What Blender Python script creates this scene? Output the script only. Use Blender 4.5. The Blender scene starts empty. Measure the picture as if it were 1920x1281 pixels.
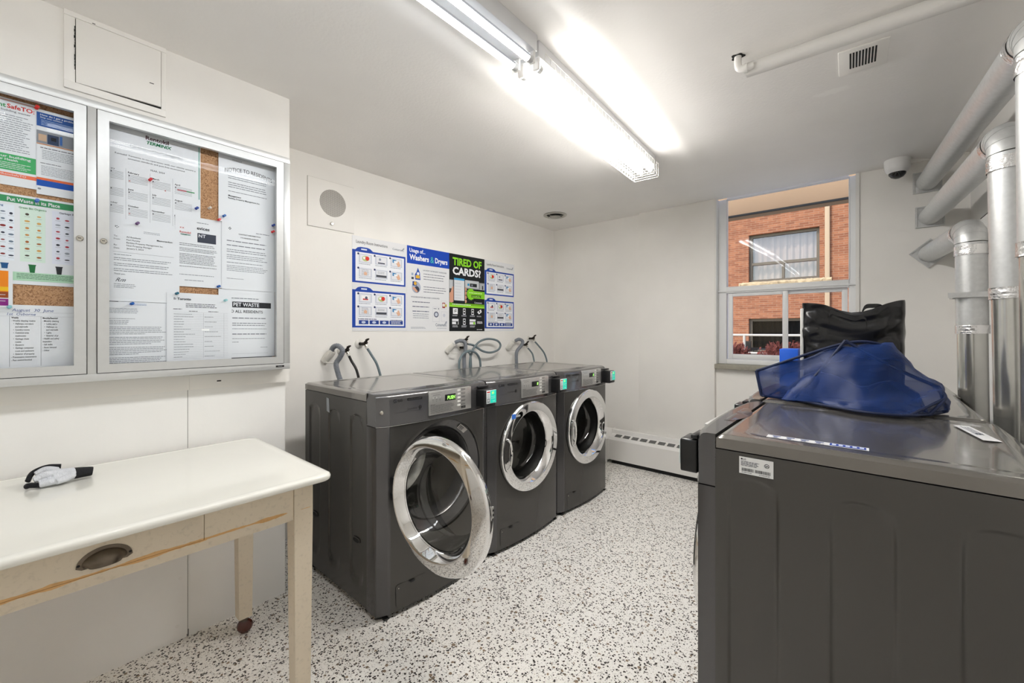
import bpy, bmesh, math, random
from mathutils import Vector, Matrix
S = bpy.context.scene
COL = S.collection
PI = math.pi
random.seed(7)

# ---------------------------------------------------------------- camera
F, CX, HY, HC = 783.0, 960.0, 621.0, 1.26
cam = bpy.data.cameras.new('camera'); camo = bpy.data.objects.new('camera', cam); COL.objects.link(camo)
cam.sensor_fit = 'HORIZONTAL'; cam.sensor_width = 36.0
cam.lens = F / 1920.0 * 36.0
cam.shift_y = -(640.5 - HY) / 1920.0
cam.clip_start = 0.02; cam.clip_end = 200
camo.location = (0, 0, HC)
camo.rotation_euler = (PI / 2, 0, math.atan2(673, 783))
# camera looks to the left of +Y
S.camera = camo

# ---------------------------------------------------------------- world, sun, exposure
W = bpy.data.worlds.new('world'); S.world = W; W.use_nodes = True
wn = W.node_tree; wn.nodes.clear()
sky = wn.nodes.new('ShaderNodeTexSky'); sky.sky_type = 'NISHITA'; sky.sun_disc = False
sky.sun_elevation = math.radians(42); sky.sun_rotation = math.radians(200)
bg = wn.nodes.new('ShaderNodeBackground'); bg.inputs[1].default_value = 0.3
wo = wn.nodes.new('ShaderNodeOutputWorld')
wn.links.new(sky.outputs[0], bg.inputs[0]); wn.links.new(bg.outputs[0], wo.inputs[0])
sl = bpy.data.lights.new('sun', 'SUN'); sl.energy = 2.3; sl.angle = 0.02; sl.color = (1.0, 0.93, 0.82)
so = bpy.data.objects.new('sun', sl); COL.objects.link(so)
so.rotation_euler = (math.radians(40), 0, math.radians(-25))
S.view_settings.view_transform = 'Standard'; S.view_settings.look = 'None'
S.view_settings.exposure = 0.6; S.view_settings.gamma = 1.0
S.view_settings.use_curve_mapping = False
S.cycles.max_bounces = 24; S.cycles.diffuse_bounces = 20; S.cycles.glossy_bounces = 8; S.cycles.transparent_max_bounces = 24
S.cycles.sample_clamp_indirect = 15.0
S.cycles.caustics_reflective = False; S.cycles.caustics_refractive = False

LAMP_NEAR, LAMP_FAR = 25.0, 98.0      # emission of the fluorescent tubes

# ---------------------------------------------------------------- materials
MATS = {}
def srgb(c):
    return tuple((v / 12.92 if v <= 0.04045 else ((v + 0.055) / 1.055) ** 2.4) for v in c)
def hexc(h):
    return srgb(tuple(int(h[i:i + 2], 16) / 255 for i in (0, 2, 4)))
def mat(name, col, rough=0.5, metal=0.0, spec=0.5, emis=0.0, noise=0.0, nscale=8.0, bump=0.0, bscale=60.0,
        coat=0.0, alpha=1.0, trans=0.0, ior=1.45, rnoise=0.0, aniso=0.0):
    if name in MATS: return MATS[name]
    if isinstance(col, str): col = hexc(col)
    m = bpy.data.materials.new(name); m.use_nodes = True
    nt = m.node_tree; b = nt.nodes['Principled BSDF']
    b.inputs['Base Color'].default_value = (*col, 1)
    b.inputs['Roughness'].default_value = rough; b.inputs['Metallic'].default_value = metal
    b.inputs['Specular IOR Level'].default_value = spec; b.inputs['IOR'].default_value = ior
    b.inputs['Coat Weight'].default_value = coat; b.inputs['Alpha'].default_value = alpha
    b.inputs['Transmission Weight'].default_value = trans
    if emis:
        b.inputs['Emission Color'].default_value = (*col, 1); b.inputs['Emission Strength'].default_value = emis
    tc = nt.nodes.new('ShaderNodeTexCoord')
    if noise or rnoise:
        n = nt.nodes.new('ShaderNodeTexNoise'); n.inputs['Scale'].default_value = nscale; n.inputs['Detail'].default_value = 6
        nt.links.new(tc.outputs['Object'], n.inputs['Vector'])
        if noise:
            r = nt.nodes.new('ShaderNodeMapRange')
            r.inputs[1].default_value = 0.3; r.inputs[2].default_value = 0.7
            r.inputs[3].default_value = 1 - noise; r.inputs[4].default_value = 1 + noise * 0.4
            nt.links.new(n.outputs[0], r.inputs[0])
            mx = nt.nodes.new('ShaderNodeVectorMath'); mx.operation = 'SCALE'
            mx.inputs[0].default_value = col; nt.links.new(r.outputs[0], mx.inputs['Scale'])
            nt.links.new(mx.outputs[0], b.inputs['Base Color'])
        if rnoise:
            r2 = nt.nodes.new('ShaderNodeMapRange')
            r2.inputs[3].default_value = max(0, rough - rnoise); r2.inputs[4].default_value = rough + rnoise
            nt.links.new(n.outputs[0], r2.inputs[0]); nt.links.new(r2.outputs[0], b.inputs['Roughness'])
    if bump:
        n2 = nt.nodes.new('ShaderNodeTexNoise'); n2.inputs['Scale'].default_value = bscale; n2.inputs['Detail'].default_value = 4
        nt.links.new(tc.outputs['Object'], n2.inputs['Vector'])
        bp = nt.nodes.new('ShaderNodeBump'); bp.inputs['Strength'].default_value = bump; bp.inputs['Distance'].default_value = 0.004
        nt.links.new(n2.outputs[0], bp.inputs['Height']); nt.links.new(bp.outputs[0], b.inputs['Normal'])
    MATS[name] = m
    return m
def ink(h): return mat('ink_' + h, h, 0.55, spec=0.3)

wall_m = mat('wall_paint', (0.87, 0.855, 0.825), 0.55, spec=0.35, noise=0.035, nscale=3, bump=0.12, bscale=45)
lower_m = mat('lower_wall_paint', (0.84, 0.835, 0.82), 0.5, spec=0.35, noise=0.03, nscale=4, bump=0.08, bscale=50)
ceil_m = mat('ceiling_paint', (0.76, 0.75, 0.73), 0.6, spec=0.3, noise=0.03, nscale=2.5, bump=0.25, bscale=70)
trimw_m = mat('white_trim', (0.8, 0.79, 0.77), 0.4)
paintw_m = mat('painted_panel', (0.87, 0.855, 0.825), 0.5, spec=0.35, bump=0.1, bscale=30)
dark_m = mat('dark_gap', (0.012, 0.012, 0.012), 0.8)
body_m = mat('graphite_metal', (0.088, 0.085, 0.08), 0.27, metal=0.6, spec=0.5)
lid_m = mat('graphite_lid', (0.20, 0.19, 0.175), 0.15, metal=0.6, spec=0.6, coat=0.3)
cap_m = mat('graphite_front', (0.098, 0.096, 0.098), 0.24, metal=0.6, spec=0.5, coat=0.3)
chrome_m = mat('chrome', (0.82, 0.82, 0.82), 0.035, metal=1.0)
brushed_m = mat('brushed_silver', (0.56, 0.555, 0.54), 0.38, metal=0.75, noise=0.04, nscale=60)
steel_m = mat('drum_steel', (0.42, 0.42, 0.41), 0.22, metal=1.0, noise=0.2, nscale=40)
rubber_m = mat('black_rubber', (0.018, 0.018, 0.018), 0.5)
black_m = mat('black_plastic', (0.012, 0.012, 0.013), 0.28)
alu_m = mat('aluminium', (0.60, 0.61, 0.61), 0.36, metal=0.5, noise=0.03, nscale=40)
galv_m = mat('galvanised_steel', (0.60, 0.61, 0.61), 0.42, metal=0.6, noise=0.08, nscale=60)
galvshiny_m = mat('shiny_galvanised_steel', (0.60, 0.60, 0.57), 0.2, metal=0.85, noise=0.08, nscale=18)
foil_m = mat('foil_tape', (0.8, 0.8, 0.8), 0.2, metal=0.9, bump=1.0, bscale=70)
hose_m = mat('grey_hose', '6c7a80', 0.4)
corr_m = mat('corrugated_hose', '7b8088', 0.45)
blackhose_m = mat('black_hose', '1d1a19', 0.4)
valve_m = mat('dark_bronze', '2a2520', 0.4, metal=0.5)
pvc_m = mat('white_fitting', 'd8d6d0', 0.4, noise=0.1, nscale=30)
nickel_m = mat('nickel', (0.55, 0.53, 0.48), 0.25, metal=1.0)
enamel_m = mat('cream_enamel', (0.76, 0.755, 0.70), 0.13, spec=0.6, noise=0.02, nscale=6, coat=0.4)
cup_m = mat('aged_bronze', (0.16, 0.13, 0.10), 0.3, metal=0.9, noise=0.3, nscale=30)
ball_m = mat('brown_wheel', '4a1d12', 0.2, coat=0.4)
glove_m = mat('white_knit', 'd3d6dc', 0.9, noise=0.12, nscale=60, bump=0.6, bscale=220)
cuff_m = mat('black_knit', '17181c', 0.9, bump=0.6, bscale=220)
paper_m = mat('paper', (0.80, 0.82, 0.86), 0.6, spec=0.3)
poster_m = mat('poster_paper', (0.78, 0.79, 0.81), 0.4, spec=0.4)
tote_m = mat('black_woven_plastic', (0.010, 0.010, 0.011), 0.27, spec=0.5, bump=0.5, bscale=14)
bluebox_m = mat('blue_card', '0c56c8', 0.5)
stone_m = mat('sill_stone', '9c988c', 0.7, noise=0.12, nscale=40, bump=0.3)
limestone_m = mat('rough_limestone', 'b09c7c', 0.9, noise=0.2, nscale=12, bump=1.0, bscale=12)
beam_m = mat('beige_stucco', 'a08468', 0.9, noise=0.05, nscale=3, bump=0.4, bscale=20)
outframe_m = mat('bronze_window_frame', '5e5548', 0.5)
downpipe_m = mat('beige_downpipe', 'a58f74', 0.6)
rail_m = mat('white_rail', 'b8b2a8', 0.5)
curtain_m = mat('pale_curtain', 'b39c90', 0.9, noise=0.1, nscale=4)
bounce_ground_m = mat('pale_bounce_ground', 'b8b4aa', 0.9, noise=0.2, nscale=8)  # ground colour lightened so it bounces sunlight into the room
twig_m = mat('red_twigs', '7a4038', 0.9, noise=0.3, nscale=20)
camw_m = mat('white_plastic', (0.8, 0.8, 0.8), 0.3)
dome_m = mat('smoked_dome', (0.01, 0.01, 0.012), 0.05, coat=0.5)
grillg_m = mat('vent_metal', (0.5, 0.49, 0.46), 0.35, metal=0.8)

def nodes_mat(name):
    m = bpy.data.materials.new(name); m.use_nodes = True
    MATS[name] = m
    return m, m.node_tree, m.node_tree.nodes['Principled BSDF']

def glass_mat(name, tint, refl_rough=0.0, spec_ior=1.5, opac=0.0):
    """thin pane: fresnel mirror over clear see-through"""
    m = bpy.data.materials.new(name); m.use_nodes = True; nt = m.node_tree; nt.nodes.clear()
    o = nt.nodes.new('ShaderNodeOutputMaterial'); mx = nt.nodes.new('ShaderNodeMixShader')
    f0 = ((spec_ior - 1) / (spec_ior + 1)) ** 2 * 1.9
    ge = nt.nodes.new('ShaderNodeNewGeometry'); dt = nt.nodes.new('ShaderNodeVectorMath'); dt.operation = 'DOT_PRODUCT'
    nt.links.new(ge.outputs['Incoming'], dt.inputs[0]); nt.links.new(ge.outputs['Normal'], dt.inputs[1])
    ab = nt.nodes.new('ShaderNodeMath'); ab.operation = 'ABSOLUTE'; nt.links.new(dt.outputs['Value'], ab.inputs[0])
    om = nt.nodes.new('ShaderNodeMath'); om.operation = 'SUBTRACT'; om.inputs[0].default_value = 1.0; nt.links.new(ab.outputs[0], om.inputs[1])
    pw = nt.nodes.new('ShaderNodeMath'); pw.operation = 'POWER'; pw.inputs[1].default_value = 5.0; nt.links.new(om.outputs[0], pw.inputs[0])
    fr = nt.nodes.new('ShaderNodeMath'); fr.operation = 'MULTIPLY_ADD'; fr.inputs[1].default_value = 1 - f0; fr.inputs[2].default_value = f0; nt.links.new(pw.outputs[0], fr.inputs[0])
    t = nt.nodes.new('ShaderNodeBsdfTransparent'); t.inputs[0].default_value = (*tint, 1)
    g = nt.nodes.new('ShaderNodeBsdfGlossy'); g.inputs['Roughness'].default_value = refl_rough
    nt.links.new(fr.outputs[0], mx.inputs[0]); nt.links.new(t.outputs[0], mx.inputs[1]); nt.links.new(g.outputs[0], mx.inputs[2])
    nt.links.new(mx.outputs[0], o.inputs[0])
    MATS[name] = m; return m
pane_m = glass_mat('clear_pane', (0.97, 0.98, 0.98), 0.0, 1.16)
casepane_m = glass_mat('case_pane', (0.95, 0.965, 0.97), 0.006, 1.15)
bowl_m = glass_mat('smoky_bowl_glass', (0.72, 0.72, 0.70), 0.03, 1.5)

# terrazzo floor
def terrazzo():
    m, nt, b = nodes_mat('terrazzo')
    L = nt.links.new; N = nt.nodes.new
    tc = N('ShaderNodeTexCoord')
    nz = N('ShaderNodeTexNoise'); nz.inputs['Scale'].default_value = 90; L(tc.outputs['Object'], nz.inputs['Vector'])
    ds = N('ShaderNodeVectorMath'); ds.operation = 'SCALE'; ds.inputs['Scale'].default_value = 0.009; L(nz.outputs['Color'], ds.inputs[0])
    ad = N('ShaderNodeVectorMath'); ad.operation = 'ADD'; L(tc.outputs['Object'], ad.inputs[0]); L(ds.outputs[0], ad.inputs[1])
    def layer(scale, lo, size):
        v = N('ShaderNodeTexVoronoi'); v.inputs['Scale'].default_value = scale; L(ad.outputs[0], v.inputs['Vector'])
        sp = N('ShaderNodeSeparateColor'); L(v.outputs['Color'], sp.inputs[0])
        th = N('ShaderNodeMapRange'); th.inputs[1].default_value = lo; th.inputs[2].default_value = 1; th.inputs[3].default_value = 0.0; th.inputs[4].default_value = size
        L(sp.outputs[0], th.inputs[0])
        lt = N('ShaderNodeMath'); lt.operation = 'LESS_THAN'; L(v.outputs['Distance'], lt.inputs[0]); L(th.outputs[0], lt.inputs[1])
        return lt, sp
    big = N('ShaderNodeTexNoise'); big.inputs['Scale'].default_value = 1.6; L(tc.outputs['Object'], big.inputs['Vector'])
    base = N('ShaderNodeMix'); base.data_type = 'RGBA'; L(big.outputs[0], base.inputs[0])
    base.inputs[6].default_value = (0.86, 0.83, 0.78, 1); base.inputs[7].default_value = (0.84, 0.825, 0.80, 1)
    cur = base.outputs[2]
    fine, fsp = layer(230, 0.35, 0.60)
    ramp = N('ShaderNodeValToRGB'); L(fsp.outputs[1], ramp.inputs[0])
    e = ramp.color_ramp.elements; e[0].color = (0.46, 0.42, 0.38, 1); e[1].color = (0.62, 0.56, 0.48, 1)
    e2 = ramp.color_ramp.elements.new(0.5); e2.color = (0.55, 0.54, 0.53, 1)
    mx = N('ShaderNodeMix'); mx.data_type = 'RGBA'; L(fine.outputs[0], mx.inputs[0]); L(cur, mx.inputs[6]); L(ramp.outputs[0], mx.inputs[7]); cur = mx.outputs[2]
    for sc, lo, size, c1, c2 in ((122, 0.30, 0.62, (0.02, 0.018, 0.016), (0.07, 0.055, 0.045)), (62, 0.74, 0.44, (0.025, 0.02, 0.018), (0.30, 0.22, 0.15))):
        la, sp = layer(sc, lo, size)
        cc = N('ShaderNodeMix'); cc.data_type = 'RGBA'; L(sp.outputs[2], cc.inputs[0]); cc.inputs[6].default_value = (*c1, 1); cc.inputs[7].default_value = (*c2, 1)
        mx = N('ShaderNodeMix'); mx.data_type = 'RGBA'; L(la.outputs[0], mx.inputs[0]); L(cur, mx.inputs[6]); L(cc.outputs[2], mx.inputs[7]); cur = mx.outputs[2]
    br = N('ShaderNodeTexBrick'); br.offset = 0; br.inputs['Scale'].default_value = 1
    br.inputs['Brick Width'].default_value = 0.61; br.inputs['Row Height'].default_value = 0.61; br.inputs['Mortar Size'].default_value = 0.0012
    L(tc.outputs['Object'], br.inputs['Vector'])
    mx = N('ShaderNodeMix'); mx.data_type = 'RGBA'; L(br.outputs['Fac'], mx.inputs[0]); L(cur, mx.inputs[6]); mx.inputs[7].default_value = (0.58, 0.55, 0.51, 1)
    L(mx.outputs[2], b.inputs['Base Color'])
    b.inputs['Roughness'].default_value = 0.28; b.inputs['Specular IOR Level'].default_value = 0.4
    return m
floor_m = terrazzo()

def brick():
    m, nt, b = nodes_mat('brick'); L = nt.links.new; N = nt.nodes.new
    tc = N('ShaderNodeTexCoord'); mp = N('ShaderNodeMapping'); mp.inputs['Rotation'].default_value = (PI / 2, 0, 0)
    sx = N('ShaderNodeSeparateXYZ'); cb = N('ShaderNodeCombineXYZ'); L(tc.outputs['Object'], sx.inputs[0]); L(sx.outputs[0], cb.inputs[0]); L(sx.outputs[2], cb.inputs[1])
    br = N('ShaderNodeTexBrick'); br.inputs['Scale'].default_value = 1; br.inputs['Brick Width'].default_value = 0.20; br.inputs['Row Height'].default_value = 0.056
    br.inputs['Mortar Size'].default_value = 0.004; br.inputs['Bias'].default_value = -0.1
    br.inputs['Color1'].default_value = (0.205, 0.070, 0.032, 1); br.inputs['Color2'].default_value = (0.31, 0.122, 0.058, 1); br.inputs['Mortar'].default_value = (0.29, 0.19, 0.125, 1)
    L(cb.outputs[0], br.inputs['Vector'])
    nz = N('ShaderNodeTexNoise'); nz.inputs['Scale'].default_value = 7; nz.inputs['Detail'].default_value = 5; L(tc.outputs['Object'], nz.inputs['Vector'])
    mr = N('ShaderNodeMapRange'); mr.inputs[3].default_value = 0.7; mr.inputs[4].default_value = 1.3; L(nz.outputs[0], mr.inputs[0])
    sc = N('ShaderNodeVectorMath'); sc.operation = 'SCALE'; L(br.outputs[0], sc.inputs[0]); L(mr.outputs[0], sc.inputs['Scale']); L(sc.outputs[0], b.inputs['Base Color'])
    b.inputs['Roughness'].default_value = 0.9
    return m
brick_m = brick()

def cork():
    m, nt, b = nodes_mat('cork'); L = nt.links.new; N = nt.nodes.new
    tc = N('ShaderNodeTexCoord'); v = N('ShaderNodeTexVoronoi'); v.inputs['Scale'].default_value = 320; L(tc.outputs['Object'], v.inputs['Vector'])
    sp = N('ShaderNodeSeparateColor'); L(v.outputs['Color'], sp.inputs[0])
    r = N('ShaderNodeValToRGB'); L(sp.outputs[0], r.inputs[0]); e = r.color_ramp.elements
    e[0].color = (0.22, 0.10, 0.045, 1); e[1].color = (0.56, 0.33, 0.18, 1); x = e.new(0.4); x.color = (0.44, 0.235, 0.115, 1)
    L(r.outputs[0], b.inputs['Base Color']); b.inputs['Roughness'].default_value = 0.85
    return m
cork_m = cork()

def tablewood():
    m, nt, b = nodes_mat('worn_cream_paint'); L = nt.links.new; N = nt.nodes.new
    tc = N('ShaderNodeTexCoord')
    mp = N('ShaderNodeMapping'); mp.inputs['Scale'].default_value = (12, 3, 40); L(tc.outputs['Object'], mp.inputs[0])
    n = N('ShaderNodeTexNoise'); n.inputs['Scale'].default_value = 1; n.inputs['Detail'].default_value = 8; L(mp.outputs[0], n.inputs['Vector'])
    r = N('ShaderNodeValToRGB'); L(n.outputs[0], r.inputs[0]); e = r.color_ramp.elements
    e[0].position = 0.72; e[0].color = (0.66, 0.575, 0.45, 1); e[1].position = 0.77; e[1].color = (0.60, 0.38, 0.17, 1)
    sz = N('ShaderNodeSeparateXYZ'); L(tc.outputs['Object'], sz.inputs[0])
    dz = N('ShaderNodeMath'); dz.operation = 'SUBTRACT'; dz.inputs[1].default_value = 0.679; L(sz.outputs[2], dz.inputs[0])
    az = N('ShaderNodeMath'); az.operation = 'ABSOLUTE'; L(dz.outputs[0], az.inputs[0])
    n4 = N('ShaderNodeTexNoise'); n4.inputs['Scale'].default_value = 11; n4.inputs['Detail'].default_value = 6; L(tc.outputs['Object'], n4.inputs['Vector'])
    wr = N('ShaderNodeMath'); wr.operation = 'MULTIPLY_ADD'; wr.inputs[1].default_value = 0.028; wr.inputs[2].default_value = -0.0105; L(n4.outputs[0], wr.inputs[0])
    ls = N('ShaderNodeMath'); ls.operation = 'LESS_THAN'; L(az.outputs[0], ls.inputs[0]); L(wr.outputs[0], ls.inputs[1])
    wm = N('ShaderNodeMix'); wm.data_type = 'RGBA'; L(ls.outputs[0], wm.inputs[0]); L(r.outputs[0], wm.inputs[6]); wm.inputs[7].default_value = (0.62, 0.36, 0.14, 1)
    n2 = N('ShaderNodeTexNoise'); n2.inputs['Scale'].default_value = 90; n2.inputs['Detail'].default_value = 3; L(tc.outputs['Object'], n2.inputs['Vector'])
    r2 = N('ShaderNodeMapRange'); r2.inputs[1].default_value = 0.25; r2.inputs[2].default_value = 0.45; r2.inputs[3].default_value = 0.86; r2.inputs[4].default_value = 1; L(n2.outputs[0], r2.inputs[0])
    sc = N('ShaderNodeVectorMath'); sc.operation = 'SCALE'; L(wm.outputs[2], sc.inputs[0]); L(r2.outputs[0], sc.inputs['Scale']); L(sc.outputs[0], b.inputs['Base Color'])
    b.inputs['Roughness'].default_value = 0.45
    return m
twood_m = tablewood()

def mesh_fabric():
    m = bpy.data.materials.new('blue_mesh_fabric'); m.use_nodes = True; nt = m.node_tree; nt.nodes.clear(); L = nt.links.new; N = nt.nodes.new
    o = N('ShaderNodeOutputMaterial'); mx = N('ShaderNodeMixShader'); t = N('ShaderNodeBsdfTransparent')
    p = N('ShaderNodeBsdfPrincipled'); p.inputs['Base Color'].default_value = (0.003, 0.028, 0.15, 1); p.inputs['Roughness'].default_value = 0.42; p.inputs['Specular IOR Level'].default_value = 0.22
    p.inputs['Sheen Weight'].default_value = 0.08
    lw = N('ShaderNodeLayerWeight'); lw.inputs[0].default_value = 0.35
    mr = N('ShaderNodeMapRange'); mr.inputs[3].default_value = 0.52; mr.inputs[4].default_value = 0.95; L(lw.outputs['Facing'], mr.inputs[0])
    L(mr.outputs[0], mx.inputs[0]); L(t.outputs[0], mx.inputs[1]); L(p.outputs[0], mx.inputs[2]); L(mx.outputs[0], o.inputs[0])
    MATS['blue_mesh_fabric'] = m; return m
meshfab_m = mesh_fabric()
piping_m = mat('navy_piping', (0.002, 0.010, 0.05), 0.6)

def perforated(name, dark, light, pitch):
    m, nt, b = nodes_mat(name); L = nt.links.new; N = nt.nodes.new
    tc = N('ShaderNodeTexCoord'); v = N('ShaderNodeTexVoronoi'); v.inputs['Scale'].default_value = 1 / pitch; v.inputs['Randomness'].default_value = 0.0
    L(tc.outputs['Object'], v.inputs['Vector']); r = N('ShaderNodeValToRGB'); L(v.outputs['Distance'], r.inputs[0])
    e = r.color_ramp.elements; e[0].position = 0.36; e[0].color = (*dark, 1); e[1].position = 0.46; e[1].color = (*light, 1)
    L(r.outputs[0], b.inputs['Base Color']); b.inputs['Roughness'].default_value = 0.5
    return m
perf_m = perforated('perforated_metal', (0.13, 0.12, 0.11), (0.66, 0.64, 0.6), 0.0062)
louvre_m = mat('heater_louvre', (0.30, 0.30, 0.29), 0.6)

# led tube: bright with the small diode steps visible
def tube_mat(name, col, strength):
    m = bpy.data.materials.new(name); m.use_nodes = True; nt = m.node_tree; nt.nodes.clear(); N = nt.nodes.new
    o = N('ShaderNodeOutputMaterial'); e = N('ShaderNodeEmission'); e.inputs[0].default_value = (*col, 1); e.inputs[1].default_value = strength
    nt.links.new(e.outputs[0], o.inputs[0]); MATS[name] = m; return m
tubec_m = tube_mat('tube_cool', (0.94, 0.97, 1.0), LAMP_NEAR)
tubew_m = tube_mat('tube_warm', (1.0, 0.965, 0.915), LAMP_FAR)
tubedim_m = tube_mat('tube_warm_dimmed_top', (1.0, 0.965, 0.915), LAMP_FAR * 0.13)  # upper half given a weaker glow to hold down the ceiling hot spot
tubecb_m = tube_mat('tube_cool_diffuse_back', (0.94, 0.97, 1.0), LAMP_NEAR * 0.012)

# ---------------------------------------------------------------- helpers
def tag(o, label=None, cat=None, group=None, kind=None):
    if label: o['label'] = label
    if cat: o['category'] = cat
    if group: o['group'] = group
    if kind: o['kind'] = kind
    return o
def empty(name, loc=(0, 0, 0), rz=0.0):
    o = bpy.data.objects.new(name, None); COL.objects.link(o); o.location = loc; o.rotation_euler = (0, 0, rz)
    o.empty_display_size = 0.05
    return o

class MB:
    def __init__(s): s.bm = bmesh.new(); s.mats = []
    def mi(s, m):
        if m not in s.mats: s.mats.append(m)
        return s.mats.index(m)
    def face(s, pts, m, smooth=False):
        f = s.bm.faces.new([s.bm.verts.new(p) for p in pts]); f.material_index = s.mi(m); f.smooth = smooth; return f
    def box(s, x0, x1, y0, y1, z0, z1, m, bev=0.0, seg=2, mtx=None):
        t = bmesh.new(); bmesh.ops.create_cube(t, size=1.0)
        for v in t.verts:
            v.co = Vector(((x0 + x1) / 2 + v.co.x * (x1 - x0), (y0 + y1) / 2 + v.co.y * (y1 - y0), (z0 + z1) / 2 + v.co.z * (z1 - z0)))
        if bev > 0:
            bmesh.ops.bevel(t, geom=list(t.edges), offset=bev, segments=seg, affect='EDGES', profile=0.5)
        s.merge(t, m, mtx, smooth=bev > 0)
    def merge(s, t, m, mtx=None, smooth=False):
        if mtx is not None: t.transform(mtx)
        k = s.mi(m); vm = {}
        for v in t.verts: vm[v] = s.bm.verts.new(v.co)
        for f in t.faces:
            try: g = s.bm.faces.new([vm[v] for v in f.verts])
            except ValueError: continue
            g.material_index = k; g.smooth = smooth
        t.free()
    def grid(s, pts, m, closed_u=False, closed_v=False, smooth=True, flip=False):
        """pts[i][j] -> quads"""
        k = s.mi(m); V = [[s.bm.verts.new(p) for p in row] for row in pts]
        nu = len(V); nv = len(V[0])
        for i in range(nu if closed_u else nu - 1):
            for j in range(nv if closed_v else nv - 1):
                q = [V[i][j], V[(i + 1) % nu][j], V[(i + 1) % nu][(j + 1) % nv], V[i][(j + 1) % nv]]
                if flip: q.reverse()
                try: f = s.bm.faces.new(q)
                except ValueError: continue
                f.material_index = k; f.smooth = smooth
        return V
    def lathe(s, prof, m, origin=(0, 0, 0), axis=(0, 0, 1), seg=40, cap0=False, cap1=False, mtx=None):
        """prof: (radius, height) along axis"""
        a = Vector(axis).normalized(); u = a.orthogonal().normalized(); w = a.cross(u); o = Vector(origin)
        rows = []
        for r, h in prof:
            row = [o + a * h + (u * math.cos(t) + w * math.sin(t)) * r for t in [2 * PI * i / seg for i in range(seg)]]
            if mtx is not None: row = [mtx @ p for p in row]
            rows.append(row)
        V = s.grid(rows, m, closed_v=True)
        k = s.mi(m)
        if cap0:
            f = s.bm.faces.new(list(reversed(V[0]))); f.material_index = k
        if cap1:
            f = s.bm.faces.new(V[-1]); f.material_index = k
    def tube(s, path, r, m, seg=12, closed=False, caps=True, ell=None):
        P = [Vector(p) for p in path]; n = len(P)
        R = r if isinstance(r, (list, tuple)) else [r] * n
        tang = []
        for i in range(n):
            if closed: t = P[(i + 1) % n] - P[i - 1]
            else: t = P[min(i + 1, n - 1)] - P[max(i - 1, 0)]
            tang.append(t.normalized() if t.length > 1e-9 else Vector((0, 0, 1)))
        ref = tang[0].orthogonal().normalized(); rows = []
        if ell: ref = (Vector((0, 0, 1)) - tang[0] * tang[0].z).normalized()
        for i in range(n):
            ref = (ref - tang[i] * ref.dot(tang[i]))
            ref = ref.normalized() if ref.length > 1e-6 else tang[i].orthogonal().normalized()
            b = tang[i].cross(ref)
            e = ell if ell else 1.0
            rows.append([P[i] + (ref * math.cos(a) * e + b * math.sin(a)) * R[i] for a in [2 * PI * j / seg for j in range(seg)]])
        V = s.grid(rows, m, closed_u=closed, closed_v=True)
        k = s.mi(m)
        if caps and not closed:
            for row, rev in ((V[0], True), (V[-1], False)):
                f = s.bm.faces.new(list(reversed(row)) if rev else row); f.material_index = k
    def prism(s, outline, z0, z1, m, axis='z', smooth=False):
        """outline (a,b) extruded; axis z: a=x b=y; axis x: a=y b=z ; axis y: a=x b=z"""
        def P(a, b, c):
            return {'z': (a, b, c), 'x': (c, a, b), 'y': (a, c, b)}[axis]
        A = [s.bm.verts.new(P(a, b, z0)) for a, b in outline]; B = [s.bm.verts.new(P(a, b, z1)) for a, b in outline]
        k = s.mi(m); n = len(A)
        for i in range(n):
            f = s.bm.faces.new([A[i], A[(i + 1) % n], B[(i + 1) % n], B[i]]); f.material_index = k; f.smooth = smooth
        for loop in (list(reversed(A)), B):
            f = s.bm.faces.new(loop); f.material_index = k
    def obj(s, name, parent=None, loc=None, sharp=35, recalc=True, recenter=True, rot=None):
        if recalc: bmesh.ops.recalc_face_normals(s.bm, faces=s.bm.faces)
        me = bpy.data.meshes.new(name)
        s.bm.to_mesh(me); s.bm.free()
        for m in s.mats: me.materials.append(m)
        if sharp: me.set_sharp_from_angle(angle=math.radians(sharp))
        o = bpy.data.objects.new(name, me); COL.objects.link(o)
        if parent is not None:
            o.parent = parent
            if loc: o.location = loc
            if rot: o.rotation_euler = rot
        elif loc is not None:
            o.location = loc
            if rot: o.rotation_euler = rot
        elif recenter:
            xs = [v.co for v in me.vertices]
            mn = Vector((min(v.x for v in xs), min(v.y for v in xs), min(v.z for v in xs))); mxv = Vector((max(v.x for v in xs), max(v.y for v in xs), max(v.z for v in xs)))
            c = Vector(((mn.x + mxv.x) / 2, (mn.y + mxv.y) / 2, mn.z))
            me.transform(Matrix.Translation(-c)); o.location = c
        return o

def smooth_path(pts, n=8):
    """Catmull-Rom"""
    P = [Vector(p) for p in pts]; P = [P[0] * 2 - P[1]] + P + [P[-1] * 2 - P[-2]]; out = []
    for i in range(1, len(P) - 2):
        for j in range(n):
            t = j / n; a, b, c, d = P[i - 1], P[i], P[i + 1], P[i + 2]
            out.append(0.5 * ((2 * b) + (c - a) * t + (2 * a - 5 * b + 4 * c - d) * t * t + (3 * b - a - 3 * c + d) * t ** 3))
    out.append(P[-2]); return out

_glyph = {}
def text_mesh(st, bold):
    key = (st, bold)
    if key in _glyph: return _glyph[key]
    cu = bpy.data.curves.new('t', 'FONT'); cu.body = st; cu.size = 1.0; cu.offset = bold; cu.resolution_u = 2; cu.fill_mode = 'FRONT'
    o = bpy.data.objects.new('t', cu); COL.objects.link(o); bpy.context.view_layer.update()
    me = bpy.data.meshes.new_from_object(o)
    bpy.data.objects.remove(o)
    vs = [v.co.copy() for v in me.vertices]; fs = [list(p.vertices) for p in me.polygons]
    bpy.data.meshes.remove(me); bpy.data.curves.remove(cu)
    _glyph[key] = (vs, fs); return _glyph[key]

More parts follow.
